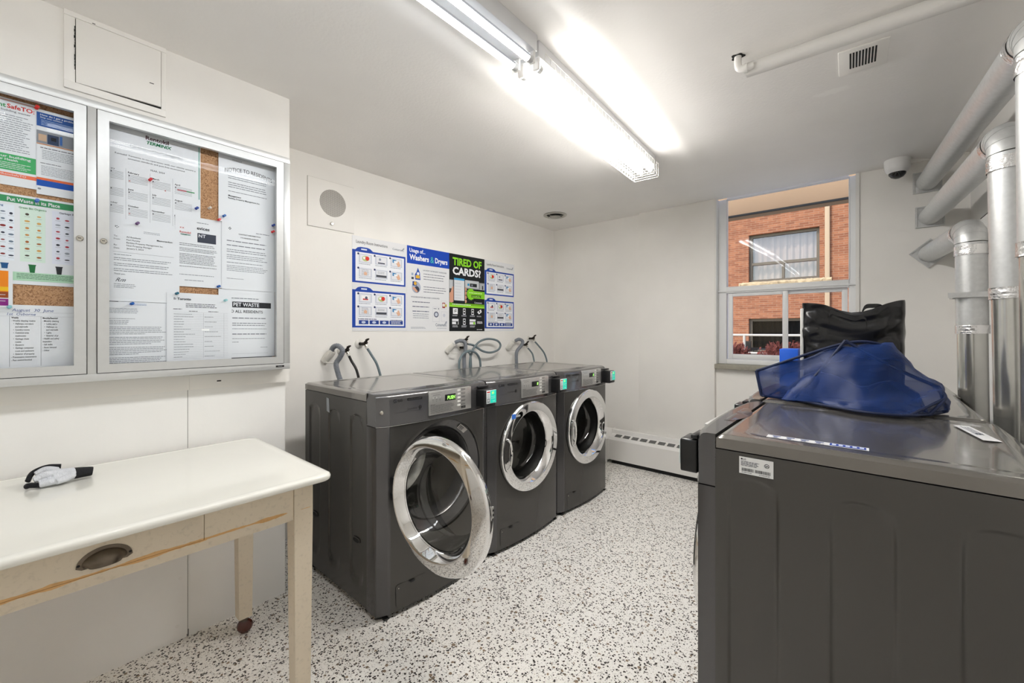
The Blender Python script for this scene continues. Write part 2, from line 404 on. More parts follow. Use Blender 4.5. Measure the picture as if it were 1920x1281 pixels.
class Print:
    """printed sheet: flat artwork laid on a surface. place(u, v, n) -> point; u right, v up in metres"""
    def __init__(s, mb, place): s.mb = mb; s.place = place; s.n = 0.0004
    def rect(s, u0, v0, u1, v1, m, lay=1):
        n = s.n * lay; s.mb.face([s.place(u0, v0, n), s.place(u1, v0, n), s.place(u1, v1, n), s.place(u0, v1, n)], m)
    def poly(s, pts, m, lay=1):
        s.mb.face([s.place(u, v, s.n * lay) for u, v in pts], m)
    def disc(s, u, v, r, m, lay=1, seg=20, ry=None):
        s.poly([(u + r * math.cos(2 * PI * i / seg), v + (ry or r) * math.sin(2 * PI * i / seg)) for i in range(seg)], m, lay)
    def text(s, st, u, v, size, m, lay=2, bold=0.0, align='l', width=None, arc=0.0, shear=0.0):
        vs, fs = text_mesh(st, bold)
        if not vs: return
        x0 = min(p.x for p in vs); x1 = max(p.x for p in vs); w = x1 - x0
        sx = size if width is None else width / w
        off = {'l': 0, 'c': -w / 2 * sx, 'r': -w * sx}[align]
        k = s.mb.mi(m); V = []
        for p in vs:
            uu = u + off + (p.x - x0) * sx + shear * p.y * size
            vv = v + p.y * size
            if arc: vv += arc * (1 - ((p.x - x0) / w * 2 - 1) ** 2)
            V.append(s.mb.bm.verts.new(s.place(uu, vv, s.n * lay)))
        for f in fs:
            try: g = s.mb.bm.faces.new([V[i] for i in f])
            except ValueError: continue
            g.material_index = k
    def lines(s, u0, u1, vt, vb, n, m, lay=1, h=None, fill=1.0, para=0):
        """n rows of small type between vt and vb, as word-length strokes"""
        if n < 1: return
        if m is ink('5a5d66'): m = ink('7b7f89')
        elif m is ink('2a2c33'): m = ink('4a4d56')
        step = (vt - vb) / n; hh = h or step * 0.30
        for i in range(n):
            v = vt - step * (i + 0.5)
            if para and i % para == para - 1: continue
            u = u0; end = u0 + (u1 - u0) * (fill * random.uniform(0.86, 1.0) if not (para and i % para == para - 2) else random.uniform(0.3, 0.8))
            while u < end:
                w = random.uniform(2.0, 7.0) * hh * 1.0
                e = min(u + w, end)
                if e - u > hh * 0.5: s.rect(u, v - hh / 2, e, v + hh / 2, m, lay)
                u = e + hh * 0.7
    def frame(s, u0, v0, u1, v1, t, m, lay=1):
        s.rect(u0, v0, u1, v0 + t, m, lay); s.rect(u0, v1 - t, u1, v1, m, lay); s.rect(u0, v0 + t, u0 + t, v1 - t, m, lay); s.rect(u1 - t, v0 + t, u1, v1 - t, m, lay)

def wall_sheet(mb, x, y0, z0, w, h, m, thick=0.0012, curl=0.0):
    """paper lying on a plane facing +X with lower left corner y0,z0"""
    def place(u, v, n): return (x + thick + n + curl * (v / h) ** 3 * 0 , y0 + u, z0 + v)
    mb.box(x, x + thick, y0, y0 + w, z0, z0 + h, m)
    return Print(mb, place)

# ================================================================ STRUCTURE
XL, XB, XR = -2.12, -2.68, 0.47           # near left wall, laundry wall, right wall
YE, YF, YN = 0.825, 3.83, -1.7            # end of near left wall, far wall, wall behind the camera
ZC = 2.375
def struct(name, mb, **k):
    o = mb.obj(name, **k); o['kind'] = 'structure'; return o
m = MB(); m.box(XB - 0.3, XR + 0.3, YN - 0.3, YF + 0.35, -0.12, 0, floor_m); struct('floor', m)

def ceiling_mat():
    m, nt, b = nodes_mat('ceiling_with_patch'); L = nt.links.new; N = nt.nodes.new
    tc = N('ShaderNodeTexCoord')
    n = N('ShaderNodeTexNoise'); n.inputs['Scale'].default_value = 2.2; n.inputs['Detail'].default_value = 5; L(tc.outputs['Object'], n.inputs['Vector'])
    mp = N('ShaderNodeMapRange'); mp.inputs[1].default_value = 0.3; mp.inputs[2].default_value = 0.7; mp.inputs[3].default_value = 0.96; mp.inputs[4].default_value = 1.01; L(n.outputs[0], mp.inputs[0])
    sc = N('ShaderNodeVectorMath'); sc.operation = 'SCALE'; sc.inputs[0].default_value = (0.90, 0.885, 0.865); L(mp.outputs[0], sc.inputs['Scale'])
    # scrubbed white patch near the grille
    mm = N('ShaderNodeMapping'); mm.vector_type = 'TEXTURE'; mm.inputs['Location'].default_value = PATCH; mm.inputs['Scale'].default_value = (0.085, 0.032, 1)
    L(tc.outputs['Object'], mm.inputs[0]); ln = N('ShaderNodeVectorMath'); ln.operation = 'LENGTH'; L(mm.outputs[0], ln.inputs[0])
    n3 = N('ShaderNodeTexNoise'); n3.inputs['Scale'].default_value = 55; n3.inputs['Detail'].default_value = 6; L(tc.outputs['Object'], n3.inputs['Vector'])
    ad = N('ShaderNodeMath'); ad.operation = 'ADD'; L(ln.outputs['Value'], ad.inputs[0]); L(n3.outputs[0], ad.inputs[1])
    r = N('ShaderNodeMapRange'); r.inputs[1].default_value = 1.15; r.inputs[2].default_value = 1.45; r.inputs[3].default_value = 0.8; r.inputs[4].default_value = 0; L(ad.outputs[0], r.inputs[0])
    mx = N('ShaderNodeMix'); mx.data_type = 'RGBA'; L(r.outputs[0], mx.inputs[0]); L(sc.outputs[0], mx.inputs[6]); mx.inputs[7].default_value = (0.95, 0.94, 0.92, 1)
    L(mx.outputs[2], b.inputs['Base Color']); b.inputs['Roughness'].default_value = 0.6; b.inputs['Specular IOR Level'].default_value = 0.3
    n2 = N('ShaderNodeTexNoise'); n2.inputs['Scale'].default_value = 75; n2.inputs['Detail'].default_value = 4; L(tc.outputs['Object'], n2.inputs['Vector'])
    bp = N('ShaderNodeBump'); bp.inputs['Strength'].default_value = 0.22; bp.inputs['Distance'].default_value = 0.004; L(n2.outputs[0], bp.inputs['Height']); L(bp.outputs[0], b.inputs['Normal'])
    return m
PATCH = (-0.14, 2.445, ZC)
ceilp_m = ceiling_mat()
m = MB(); m.box(XB - 0.3, XR + 0.3, YN - 0.3, YF + 0.0, ZC, ZC + 0.2, ceilp_m); struct('ceiling', m, loc=(0, 0, 0))

# near left wall (upper boarding) + lower panels set back
m = MB(); m.box(XL - 0.6, XL, YN, YE, 1.018, ZC, wall_m)
struct('wall_left', m)
m = MB()
m.box(XL - 0.6, XL - 0.020, YN, YE - 0.012, 0, 1.018, lower_m)
m.box(XL - 0.021, XL - 0.0165, YN, 0.4335, 0.012, 1.018, lower_m)
m.box(XL - 0.021, XL - 0.0185, 0.4358, YE - 0.014, 0.03, 1.018, lower_m)
m.box(XL - 0.0205, XL - 0.0195, 0.4315, 0.4385, 0.0, 1.018, mat('seam_shadow_grey', (0.16, 0.155, 0.15), 0.8))
for (yy, zz) in ((0.40, 0.70), (0.40, 0.06), (0.14, 0.72), (0.60, 0.66), (0.41, 0.25)):
    m.lathe([(0.006, 0), (0.006, 0.0015), (0.003, 0.0022)], trimw_m, origin=(XL - 0.017, yy, zz), axis=(1, 0, 0), seg=10, cap1=True)
struct('wall_left_lower', m)
m = MB(); m.box(XL - 0.001, XL + 0.006, 0.436, 0.645, 1.02, 1.078, wall_m); m.box(XL, XL + 0.0075, 0.53, 0.545, 1.045, 1.05, dark_m)
struct('trim_1', m)
# laundry wall (recess), far wall, pilaster, right wall, wall behind
m = MB(); m.box(XB - 0.12, XB, YE - 0.2, YF + 0.3, 0, ZC, wall_m); struct('wall_laundry', m)
m = MB(); m.box(XB - 0.1, -1.0, YF, YF + 0.14, 0, ZC, wall_m)
m.box(-1.0, XR, YF, YF + 0.14, 0, 0.965, wall_m)
m.box(-0.078, XR + 0.12, YF, YF + 0.14, 0.965, ZC, wall_m); struct('wall_far', m)
m = MB(); m.box(-1.668, -1.0, 3.787, YF + 0.001, 0, ZC, wall_m, bev=0.002); struct('wall_far_pilaster', m)
m = MB(); m.box(XR, XR + 0.12, YN, YF + 0.2, 0, ZC, wall_m); struct('wall_right', m)
m = MB(); m.box(XB, XR, YN - 0.12, YN, 0, ZC, wall_m); struct('wall_near', m)

# ---- window
FY = YF + 0.035
wfr_m = mat('window_frame_grey', (0.80, 0.81, 0.82), 0.42, metal=0.0)
win = empty('window_1', (-0.54, FY, 0.985)); win['kind'] = 'structure'
def wbox(mb, x0, x1, z0, z1, y0=0.0, y1=0.05, mt=None, bev=0.002):
    mt = mt or wfr_m
    mb.box(x0 + 0.54, x1 + 0.54, y0, y1, z0 - 0.985, z1 - 0.985, mt, bev=bev)
m = MB()
wbox(m, -1.0, -0.925, 0.985, ZC); wbox(m, -0.122, -0.078, 0.985, ZC)
wbox(m, -0.925, -0.122, 0.985, 1.025); wbox(m, -0.925, -0.122, ZC - 0.004, ZC + 0.03)
wbox(m, -0.925, -0.122, 1.578, 1.632, -0.012, 0.05); wbox(m, -1.0, -0.078, 1.59, 1.602, -0.02, 0.0)
wbox(m, -0.932, -0.925, 1.025, ZC, -0.006, 0.01); wbox(m, -0.122, -0.115, 1.632, ZC, -0.006, 0.01)
m.obj('window_frame', win)
def sash(x0, x1, yoff, name='sash'):
    s = MB(); z0, z1 = 1.028, 1.576; t = 0.034
    wbox(s, x0, x0 + t, z0, z1, yoff, yoff + 0.02); wbox(s, x1 - t, x1, z0, z1, yoff, yoff + 0.02)
    wbox(s, x0 + t, x1 - t, z0, z0 + t + 0.006, yoff, yoff + 0.02); wbox(s, x0 + t, x1 - t, z1 - t + 0.008, z1, yoff, yoff + 0.02)
    q = s.obj(name, win)
    g = MB(); g.face([(x0 + t + 0.54, yoff + 0.012, z0 + t - 0.985), (x1 - t + 0.54, yoff + 0.012, z0 + t - 0.985), (x1 - t + 0.54, yoff + 0.012, z1 - t - 0.97), (x0 + t + 0.54, yoff + 0.012, z1 - t - 0.97)], pane_m)
    g.obj('glass', q)
sash(-0.915, -0.49, 0.0); sash(-0.53, -0.128, 0.024)
g = MB(); g.face([(-0.925 + 0.54, 0.03, 1.632 - 0.985), (-0.122 + 0.54, 0.03, 1.632 - 0.985), (-0.122 + 0.54, 0.03, ZC - 0.985), (-0.925 + 0.54, 0.03, ZC - 0.985)], pane_m); g.obj('glass', win)
m = MB(); m.box(-1.0, -0.05, 3.775, YF + 0.09, 0.945, 0.984, stone_m, bev=0.003); struct('trim_2', m)
m = MB(); m.box(-1.0, -0.988, 3.788, YF + 0.04, 0.985, ZC, trimw_m); m.box(-0.082, -0.062, YF - 0.012, YF + 0.04, 0.985, ZC, trimw_m)
struct('trim_3', m)

# ---- baseboard heater
h = empty('baseboard_heater', (-1.4, 3.7, 0)); tag(h, 'long white baseboard heater with square louvres along the far wall', 'heater')
m = MB(); x0, x1 = -1.91 + 1.4, -0.35 + 1.4
prof = [(3.64, 0.035), (3.64, 0.225), (3.655, 0.246), (3.725, 0.268), (3.735, 0.30), (3.785, 0.302), (3.785, 0.035)]
m.prism([(y - 3.7, z) for y, z in prof], x0, x1, trimw_m, axis='x')
m.obj('casing', h, sharp=20)
m = MB()
n = 18; sx = (x1 - x0 - 0.06) / n
for i in range(n):
    a = x0 + 0.05 + i * sx; b = a + sx * 0.74
    def P(t, x): return (x, -0.043 + 0.066 * t, 0.2485 + 0.0205 * t)
    m.face([P(0.12, a), P(0.12, b), P(0.86, b), P(0.86, a)], dark_m)
    for k in range(6):
        t = 0.14 + k * 0.125
        A = [(px_, y_, z_ + 0.0012) for px_, y_, z_ in (P(t, a), P(t, b), P(t + 0.06, b), P(t + 0.06, a))]
        m.face(A, louvre_m)
m.obj('louvres', h)
m = MB(); m.box(x0 + 0.03, x1, -0.045, 0.08, 0.0, 0.036, dark_m); m.obj('gap_shade', h)  # black box paints the shaded gap under the casing
m = MB(); m.prism([(y - 3.7, z) for y, z in [(3.636, 0.03), (3.636, 0.228), (3.652, 0.25), (3.722, 0.272), (3.732, 0.305), (3.785, 0.307), (3.785, 0.03)]], x0 - 0.012, x0 + 0.006, trimw_m, axis='x')
m.prism([(y - 3.7, z) for y, z in [(3.645, 0.0), (3.645, 0.22), (3.66, 0.24), (3.725, 0.262), (3.785, 0.30), (3.785, 0.0)]], x0 - 0.16, x0 - 0.016, trimw_m, axis='x')
m.obj('end_cap', h)

# ---- ceiling grille, round vent, pipe, camera
g = empty('ceiling_grille', (-0.025, 2.22, ZC)); g.rotation_euler = (0, 0, 0.03); tag(g, 'small white square ceiling air grille with dark slots beside the painted pipe', 'vent')
m = MB(); m.box(-0.078, 0.078, -0.10, 0.098, -0.006, 0, paintw_m, bev=0.002); m.obj('plate', g)
m = MB()
for i in range(9):
    x = -0.042 + i * 0.0098; m.box(x, x + 0.0056, -0.072, 0.052, -0.0072, -0.003, dark_m)
m.obj('slots', g)
v = empty('round_vent', (-2.30, 3.31, ZC)); tag(v, 'round metal ceiling exhaust vent with concentric rings near the corner', 'vent')
m = MB(); m.lathe([(0.11, 0), (0.112, -0.006), (0.098, -0.013), (0.08, -0.006), (0.078, 0.0)], grillg_m, seg=48); m.lathe([(0.0001, -0.001), (0.08, -0.001)], dark_m, seg=48); m.obj('flange', v)
m = MB()
for r in (0.05, 0.034, 0.018): m.lathe([(r, -0.012), (r + 0.005, -0.022), (r - 0.003, -0.024), (r - 0.008, -0.014), (r, -0.012)], grillg_m, seg=40)
m.lathe([(0.009, -0.016), (0.007, -0.022), (0.0005, -0.024)], grillg_m, seg=16)
for k in range(3):
    a = k * 2.094 + 0.3; m.tube([(0.008 * math.cos(a), 0.008 * math.sin(a), -0.016), (0.085 * math.cos(a), 0.085 * math.sin(a), -0.008)], 0.003, grillg_m, seg=8)
m.obj('rings', v)
pp = empty('ceiling_pipe', (-0.41, 1.885, ZC)); tag(pp, 'white painted insulated pipe running under the ceiling with an elbow at its end', 'pipe')
m = MB(); path = smooth_path([(-0.345, 0.04, -0.052), (-0.1, 0.052, -0.052), (0.2, 0.066, -0.052), (0.5, 0.08, -0.052), (0.87, 0.098, -0.052)], 6)
m.tube(path, 0.027, mat('painted_insulation', (0.74, 0.73, 0.71), 0.55, bump=0.5, bscale=25), seg=20)
for o_ in m.bm.verts: o_.co.x = o_.co.x * 1.0
m.obj('insulation', pp, loc=(0.37, -0.01, 0))
m = MB(); m.tube(smooth_path([(0, 0, 0.0), (0, 0, -0.03), (0.006, 0.001, -0.05), (0.03, 0.004, -0.056), (0.055, 0.008, -0.054)], 5), 0.0135, trimw_m, seg=16)
m.tube([(0.022, 0.004, -0.056), (0.034, 0.005, -0.056)], 0.018, trimw_m, seg=16); m.obj('elbow', pp)
m = MB(); m.poly = None
pts = [(0.028 * (0.85 + 0.12 * math.sin(5 * a) + 0.07 * math.cos(3 * a)) * math.cos(a), 0.028 * (0.85 + 0.12 * math.sin(5 * a) + 0.07 * math.cos(3 * a)) * math.sin(a), -0.0012) for a in [2 * PI * i / 28 for i in range(28)]]
m.face(pts, dark_m); m.obj('broken_hole', pp)

sc_ = empty('security_camera', (0.13, 3.70, ZC)); tag(sc_, 'white dome security camera under the ceiling right of the window', 'camera')
m = MB(); m.lathe([(0.001, 0), (0.066, 0), (0.066, -0.012), (0.064, -0.055), (0.058, -0.07), (0.045, -0.085), (0.04, -0.085)], camw_m, seg=40); m.obj('housing', sc_)
m = MB(); m.lathe([(0.045, -0.082), (0.042, -0.097), (0.030, -0.112), (0.012, -0.121), (0.0005, -0.122)], dome_m, seg=32); m.obj('dome', sc_)
m = MB(); m.tube([(0.06, 0.02, -0.006), (0.16, 0.10, -0.008), (0.33, 0.11, -0.008)], 0.006, paintw_m, seg=8); m.obj('conduit', sc_)

# ---- wall access panel (upper left)
a = empty('access_panel', (XL, 0.222, 2.105)); tag(a, 'white painted wall access panel with gaping lower edge above the notice board', 'access panel')
m = MB()
m.box(0, 0.008, -0.137, -0.110, 0.026, 0.252, paintw_m, bev=0.001); m.box(0, 0.008, 0.124, 0.138, 0.026, 0.252, paintw_m, bev=0.001)
m.box(0, 0.008, -0.137, 0.138, 0, 0.026, paintw_m, bev=0.001); m.box(0, 0.010, -0.137, 0.138, 0.252, 0.27, paintw_m, bev=0.001); m.obj('surround', a)
m = MB(); m.box(0.0, 0.0015, -0.112, 0.126, 0.02, 0.255, dark_m)
pts = [(-0.1105, 0.15)] ; rnd = random.Random(3)
for i in range(14):
    z = 0.07 + i * 0.011; w = rnd.uniform(0.0005, 0.0028); m.box(0.0085, 0.0092, -0.1105 - w, -0.109, z, z + 0.010, dark_m)
m.obj('opening', a)
m = MB(); rx = Matrix.Rotation(math.radians(1.6), 4, 'X')
m.box(0.002, 0.011, -0.1085, 0.1225, 0.0275, 0.2505, paintw_m, bev=0.0015, mtx=None)
for vv in m.bm.verts:
    t = (vv.co.y + 0.1085) / 0.231
    if vv.co.z < 0.1: vv.co.z += 0.0 * (1 - t) + 0.010 * max(0, t - 0.35) - 0.0015 * (1 - t)
m.box(0.011, 0.0118, 0.088, 0.101, 0.112, 0.1145, dark_m); m.obj('hatch_door', a)
m = MB(); m.box(0.0095, 0.0105, -0.068, -0.060, 0.2545, 0.257, dark_m); m.obj('screw_slot', a)

# ---- intercom speaker panel
s_ = empty('speaker_panel', (XB, 1.303, 1.925)); tag(s_, 'flush white wall speaker panel with round perforated grille and small knob', 'speaker')
m = MB(); m.box(0, 0.006, -0.153, 0.155, 0, 0.31, paintw_m, bev=0.001)
m.box(0, 0.0005, -0.1555, 0.1575, -0.0025, 0.3125, mat('seam_grey', (0.42, 0.4, 0.37), 0.7)); m.obj('plate', s_)
m = MB(); m.lathe([(0.0005, 0.0068), (0.086, 0.0068), (0.088, 0.006)], perf_m, axis=(1, 0, 0), origin=(0, 0.008, 0.172), seg=48); m.obj('grille', s_)
m = MB(); m.lathe([(0.011, 0.006), (0.011, 0.014), (0.008, 0.017), (0.0005, 0.0175)], nickel_m, axis=(1, 0, 0), origin=(0, 0.0, 0.037), seg=20); m.obj('knob', s_)

# ================================================================ NOTICE BOARD CASE
CXB = XL + 0.001
c = empty('notice_board', (XL, 0.148, 1.083)); tag(c, 'wide aluminium notice board case with two lockable glass doors on left wall', 'notice board')
def cb(mb, y0, y1, z0, z1, x0, x1, mt=alu_m, bev=0.001):
    mb.box(x0 - XL, x1 - XL, y0 - 0.148, y1 - 0.148, z0 - 1.083, z1 - 1.083, mt, bev=bev)
YA, YB2, ZA, ZB = -0.505, 0.801, 1.085, 2.064
XF = -2.052
m = MB()
cb(m, YA, YB2, ZA, ZA + 0.026, XL, XF); cb(m, YA, YB2, ZB - 0.026, ZB, XL, XF)
cb(m, YA, YA + 0.026, ZA + 0.026, ZB - 0.026, XL, XF); cb(m, YB2 - 0.026, YB2, ZA + 0.026, ZB - 0.026, XL, XF)
cb(m, 0.1375, 0.1605, ZA + 0.026, ZB - 0.026, XL + 0.02, XF)
m.obj('case_frame', c)
m = MB(); cb(m, YA + 0.01, YB2 - 0.01, ZA + 0.01, ZB - 0.01, XL + 0.001, XL + 0.024, cork_m, 0); m.obj('cork_backing', c)
def case_door(y0, y1, lock_y):
    m = MB(); z0, z1 = ZA + 0.028, ZB - 0.028; t = 0.030
    def bar(pts):   # mitred bar outline in (y,z)
        m.prism([(p - 0.148, q - 1.083) for p, q in pts], XF - 0.016 - XL, XF + 0.002 - XL, alu_m, axis='x')
    bar([(y0, z0), (y1, z0), (y1 - t, z0 + t), (y0 + t, z0 + t)]); bar([(y0, z1), (y0 + t, z1 - t), (y1 - t, z1 - t), (y1, z1)])
    bar([(y0, z0), (y0 + t, z0 + t), (y0 + t, z1 - t), (y0, z1)]); bar([(y1, z0), (y1, z1), (y1 - t, z1 - t), (y1 - t, z0 + t)])
    for yy0, yy1, zz0, zz1 in ((y0 - 0.002, y0, z0, z1), (y1, y1 + 0.002, z0, z1), (y0, y1, z0 - 0.002, z0), (y0, y1, z1, z1 + 0.002)):
        cb(m, yy0, yy1, zz0, zz1, XF - 0.004, XF + 0.0005, dark_m, 0)
    d = m.obj('door', c)
    g = MB(); x = XF - 0.006 - XL
    g.face([(x, y0 + t - 0.148, z0 + t - 1.083), (x, y1 - t - 0.148, z0 + t - 1.083), (x, y1 - t - 0.148, z1 - t - 1.083), (x, y0 + t - 0.148, z1 - t - 1.083)], casepane_m); g.obj('glass', d)
    k = MB(); k.lathe([(0.0095, 0), (0.0095, 0.004), (0.0075, 0.006), (0.0005, 0.006)], nickel_m, axis=(1, 0, 0), origin=(XF - XL + 0.002, lock_y - 0.148, 1.577 - 1.083), seg=24)
    k.box(XF - XL + 0.0078, XF - XL + 0.0086, lock_y - 0.148 - 0.005, lock_y - 0.148 + 0.003, 1.5762 - 1.083, 1.5782 - 1.083, dark_m); k.obj('lock', d)
case_door(0.1625, YB2 - 0.028, 0.178); case_door(YA + 0.028, 0.1355, 0.1195)
m = MB(); cb(m, 0.740, 0.775, 1.0955, 1.1035, XF, XF + 0.002, black_m, 0.0005)
P = Print(m, lambda u, v, n: (XF - XL + 0.002 + n, u - 0.148, v - 1.083)); P.text('Quartet', 0.7575, 1.0975, 0.0055, ink('c8c8c8'), align='c'); m.obj('maker_plate', c)

XP = XL + 0.0255     # face of cork
K, G2, G3 = ink('2a2c33'), ink('5a5d66'), ink('8a8e98')
RED, GRN, BLU, ORG, TEAL = ink('d03a33'), ink('3f9b5c'), ink('1f5aa8'), ink('e0663c'), ink('1c7f6a')
def paper(name, label, y0, z0, w, h, layer=0, cat='notice', group='notices pinned in the board case', base=None):
    m = MB(); x = XP + layer * 0.0022
    P = wall_sheet(m, x, y0, z0, w, h, base or paper_m)
    return m, P, dict(name=name, label=label, cat=cat, group=group)
def done(m, d):
    o = m.obj(d['name'], recalc=False); tag(o, d['label'], d['cat'], d['group']); return o

# certificate with monthly calendar
m, P, d = paper('notice', 'pest management certificate with twelve-month calendar, top of right-hand glass door', 0.196, 1.655, 0.272, 0.375, 0)
P.text('Rentokil', 0.135, 0.335, 0.021, ink('4a2030'), bold=0.02, align='c'); P.text('TERMINIX', 0.139, 0.3185, 0.0165, ink('0f7a4e'), bold=0.03, align='c', shear=0.2)
P.text('Certificate of Pest Management', 0.135, 0.292, 0.0125, G2, align='c')
P.text('Rentokil Terminix in co-operation with our clients ensure a', 0.135, 0.255, 0.0078, G2, align='c', width=0.24); P.text('sanitation standards and pest free environment', 0.135, 0.244, 0.0078, G2, align='c', width=0.17)
P.text('YEAR: 2024', 0.135, 0.218, 0.009, G2, align='c')
P.rect(0.2665, 0.145, 0.2685, 0.375, TEAL); P.rect(0.2645, 0.145, 0.2662, 0.375, ink('bfe0dc'))
P.rect(0.196, 0.166, 0.226, 0.170, ink('c2344a')); P.rect(0.226, 0.166, 0.252, 0.170, GRN)
mon = [['January', 'February', 'March', 'April'], ['May', 'June', 'July', 'August'], ['September', 'October', 'November', 'December']]
for r in range(3):
    for q in range(4):
        u = -0.018 + 0.0685 * q; u0 = max(0.002, u); vt = 0.196 - 0.062 * r - 0.012 * (q / 3)
        if q: P.text(mon[r][q], u, vt, 0.0088, K, bold=0.01)
        else: P.text({0: 'ary', 1: '', 2: 'mber'}[r] or ' ', 0.004, vt, 0.0088, K)
        for i in range(6): P.rect(u0, vt - 0.006 - i * 0.0052, u + 0.056, vt - 0.0052 - i * 0.0052, G2)
        P.rect(u0 + 0.002, vt - 0.0102, u0 + 0.0045, vt - 0.0065, K, 2)
P.text('X', 0.052, 0.162, 0.007, RED, bold=0.02); P.text('X', 0.156, 0.151, 0.007, RED, bold=0.02); P.text('X', 0.052, 0.040, 0.007, RED, bold=0.02)
for q in range(1, 4): P.rect(-0.024 + 0.0685 * q, 0.02, -0.0235 + 0.0685 * q, 0.208, G3)
done(m, d)
# notice to residents
m, P, d = paper('notice', 'arched NOTICE TO RESIDENTS sheet at upper right of the board', 0.530, 1.727, 0.222, 0.288, 1)
st = 'NOTICE TO RESIDENTS'
P.text(st, 0.115, 0.214, 0.024, K, align='c', width=0.185, arc=0.014)
P.lines(0.035, 0.20, 0.205, 0.188, 2, G2); P.lines(0.035, 0.20, 0.178, 0.150, 3, G2); P.lines(0.035, 0.195, 0.140, 0.132, 1, G2)
P.text('Management', 0.035, 0.113, 0.0095, K, bold=0.012); P.text('Berkley Property Management Inc.', 0.035, 0.103, 0.0088, K, bold=0.008)
P.lines(0.05, 0.09, 0.277, 0.268, 2, G3); done(m, d)
# memorandum
m, P, d = paper('notice', 'typed memorandum letter with signature below the calendar certificate', 0.190, 1.370, 0.208, 0.293, 2)
for q in range(5): P.rect(0.021 + 0.004 * (q % 3), 0.274 - 0.003 * (q // 2), 0.0235 + 0.004 * (q % 3), 0.276 - 0.003 * (q // 2), K)
P.lines(0.10, 0.18, 0.268, 0.258, 2, G3, fill=0.6)
P.text('Memorandum', 0.186, 0.236, 0.0085, K, bold=0.012, align='r')
for i, st in enumerate(('To:', 'From:', '', 'Re:', 'Date:')): 
    if st: P.text(st, 0.018, 0.236 - i * 0.011, 0.0075, G2)
for i, st in enumerate(('All Residents', 'Paul Murphy', 'Berkley Property Management Inc.', 'New Property Manager', 'January 2, 2024')): P.text(st, 0.052, 0.236 - i * 0.0105, 0.0076, K)
P.rect(0.015, 0.180, 0.190, 0.1806, G2); P.lines(0.018, 0.19, 0.174, 0.168, 1, G2, fill=0.3); P.lines(0.018, 0.19, 0.162, 0.148, 2, G2); P.lines(0.018, 0.19, 0.142, 0.128, 2, G2); P.lines(0.018, 0.19, 0.122, 0.108, 2, G2)
P.text('Thank you,', 0.018, 0.098, 0.007, G2); P.text('Rm', 0.022, 0.072, 0.02, G2, shear=0.5); P.lines(0.018, 0.12, 0.066, 0.048, 3, G2, fill=0.6); done(m, d)
# devices notice
m, P, d = paper('notice', 'notice with bold Devices heading and dark box, middle of the right door', 0.385, 1.440, 0.158, 0.285, 1)
P.text('evices', 0.070, 0.236, 0.018, K, bold=0.02); P.lines(0.07, 0.11, 0.268, 0.26, 1, G2)
P.text('Rentokil', 0.014, 0.214, 0.011, RED, bold=0.01); P.text('TERMINIX', 0.016, 0.206, 0.0075, TEAL, bold=0.02)
P.text('X X', 0.014, 0.232, 0.008, RED, bold=0.02)
P.rect(0.072, 0.184, 0.136, 0.222, ink('3d4250')); P.text('NT', 0.076, 0.205, 0.018, paper_m, bold=0.02)
P.lines(0.012, 0.14, 0.176, 0.163, 2, K); P.lines(0.012, 0.145, 0.157, 0.140, 3, K); P.lines(0.012, 0.145, 0.134, 0.090, 7, K); P.lines(0.012, 0.14, 0.084, 0.078, 1, K); P.lines(0.012, 0.14, 0.052, 0.044, 1, G3); P.lines(0.03, 0.10, 0.03, 0.022, 1, G3); done(m, d)
# community information
m, P, d = paper('notice', 'bulleted contact information sheet under the notice to residents', 0.541, 1.440, 0.211, 0.288, 2)
P.lines(0.13, 0.185, 0.262, 0.252, 1, G3); P.disc(0.026, 0.262, 0.002, K); P.disc(0.033, 0.262, 0.002, K); P.disc(0.0295, 0.266, 0.002, K); P.disc(0.0295, 0.258, 0.002, K)
P.text('CONTACT INFORMATION', 0.105, 0.240, 0.0072, K, bold=0.01, align='c'); P.text('172 DENSON AVENUE', 0.105, 0.226, 0.0072, K, bold=0.01, align='c')
for a_, b_ in ((0.215, 0.203), (0.196, 0.184), (0.176, 0.158), (0.152, 0.128), (0.12, 0.112), (0.106, 0.078)):
    P.lines(0.018, 0.185, a_, b_, max(1, int((a_ - b_) / 0.0065)), G2, fill=0.95)
P.lines(0.018, 0.09, 0.05, 0.044, 1, G2); done(m, d)
# letter bottom-left
m, P, d = paper('notice', 'densely typed letter with a black top rule at bottom left of the right door', 0.190, 1.120, 0.185, 0.252, 1)
P.rect(0.004, 0.2475, 0.03, 0.2505, K); P.rect(0.03, 0.249, 0.17, 0.2497, G3); P.lines(0.06, 0.15, 0.244, 0.236, 2, BLU, fill=0.6)
P.lines(0.006, 0.09, 0.226, 0.205, 4, G2); P.lines(0.006, 0.08, 0.188, 0.184, 1, K, fill=1); P.lines(0.006, 0.06, 0.182, 0.164, 3, G2)
P.lines(0.006, 0.168, 0.158, 0.020, 22, G2, para=6); done(m, d)
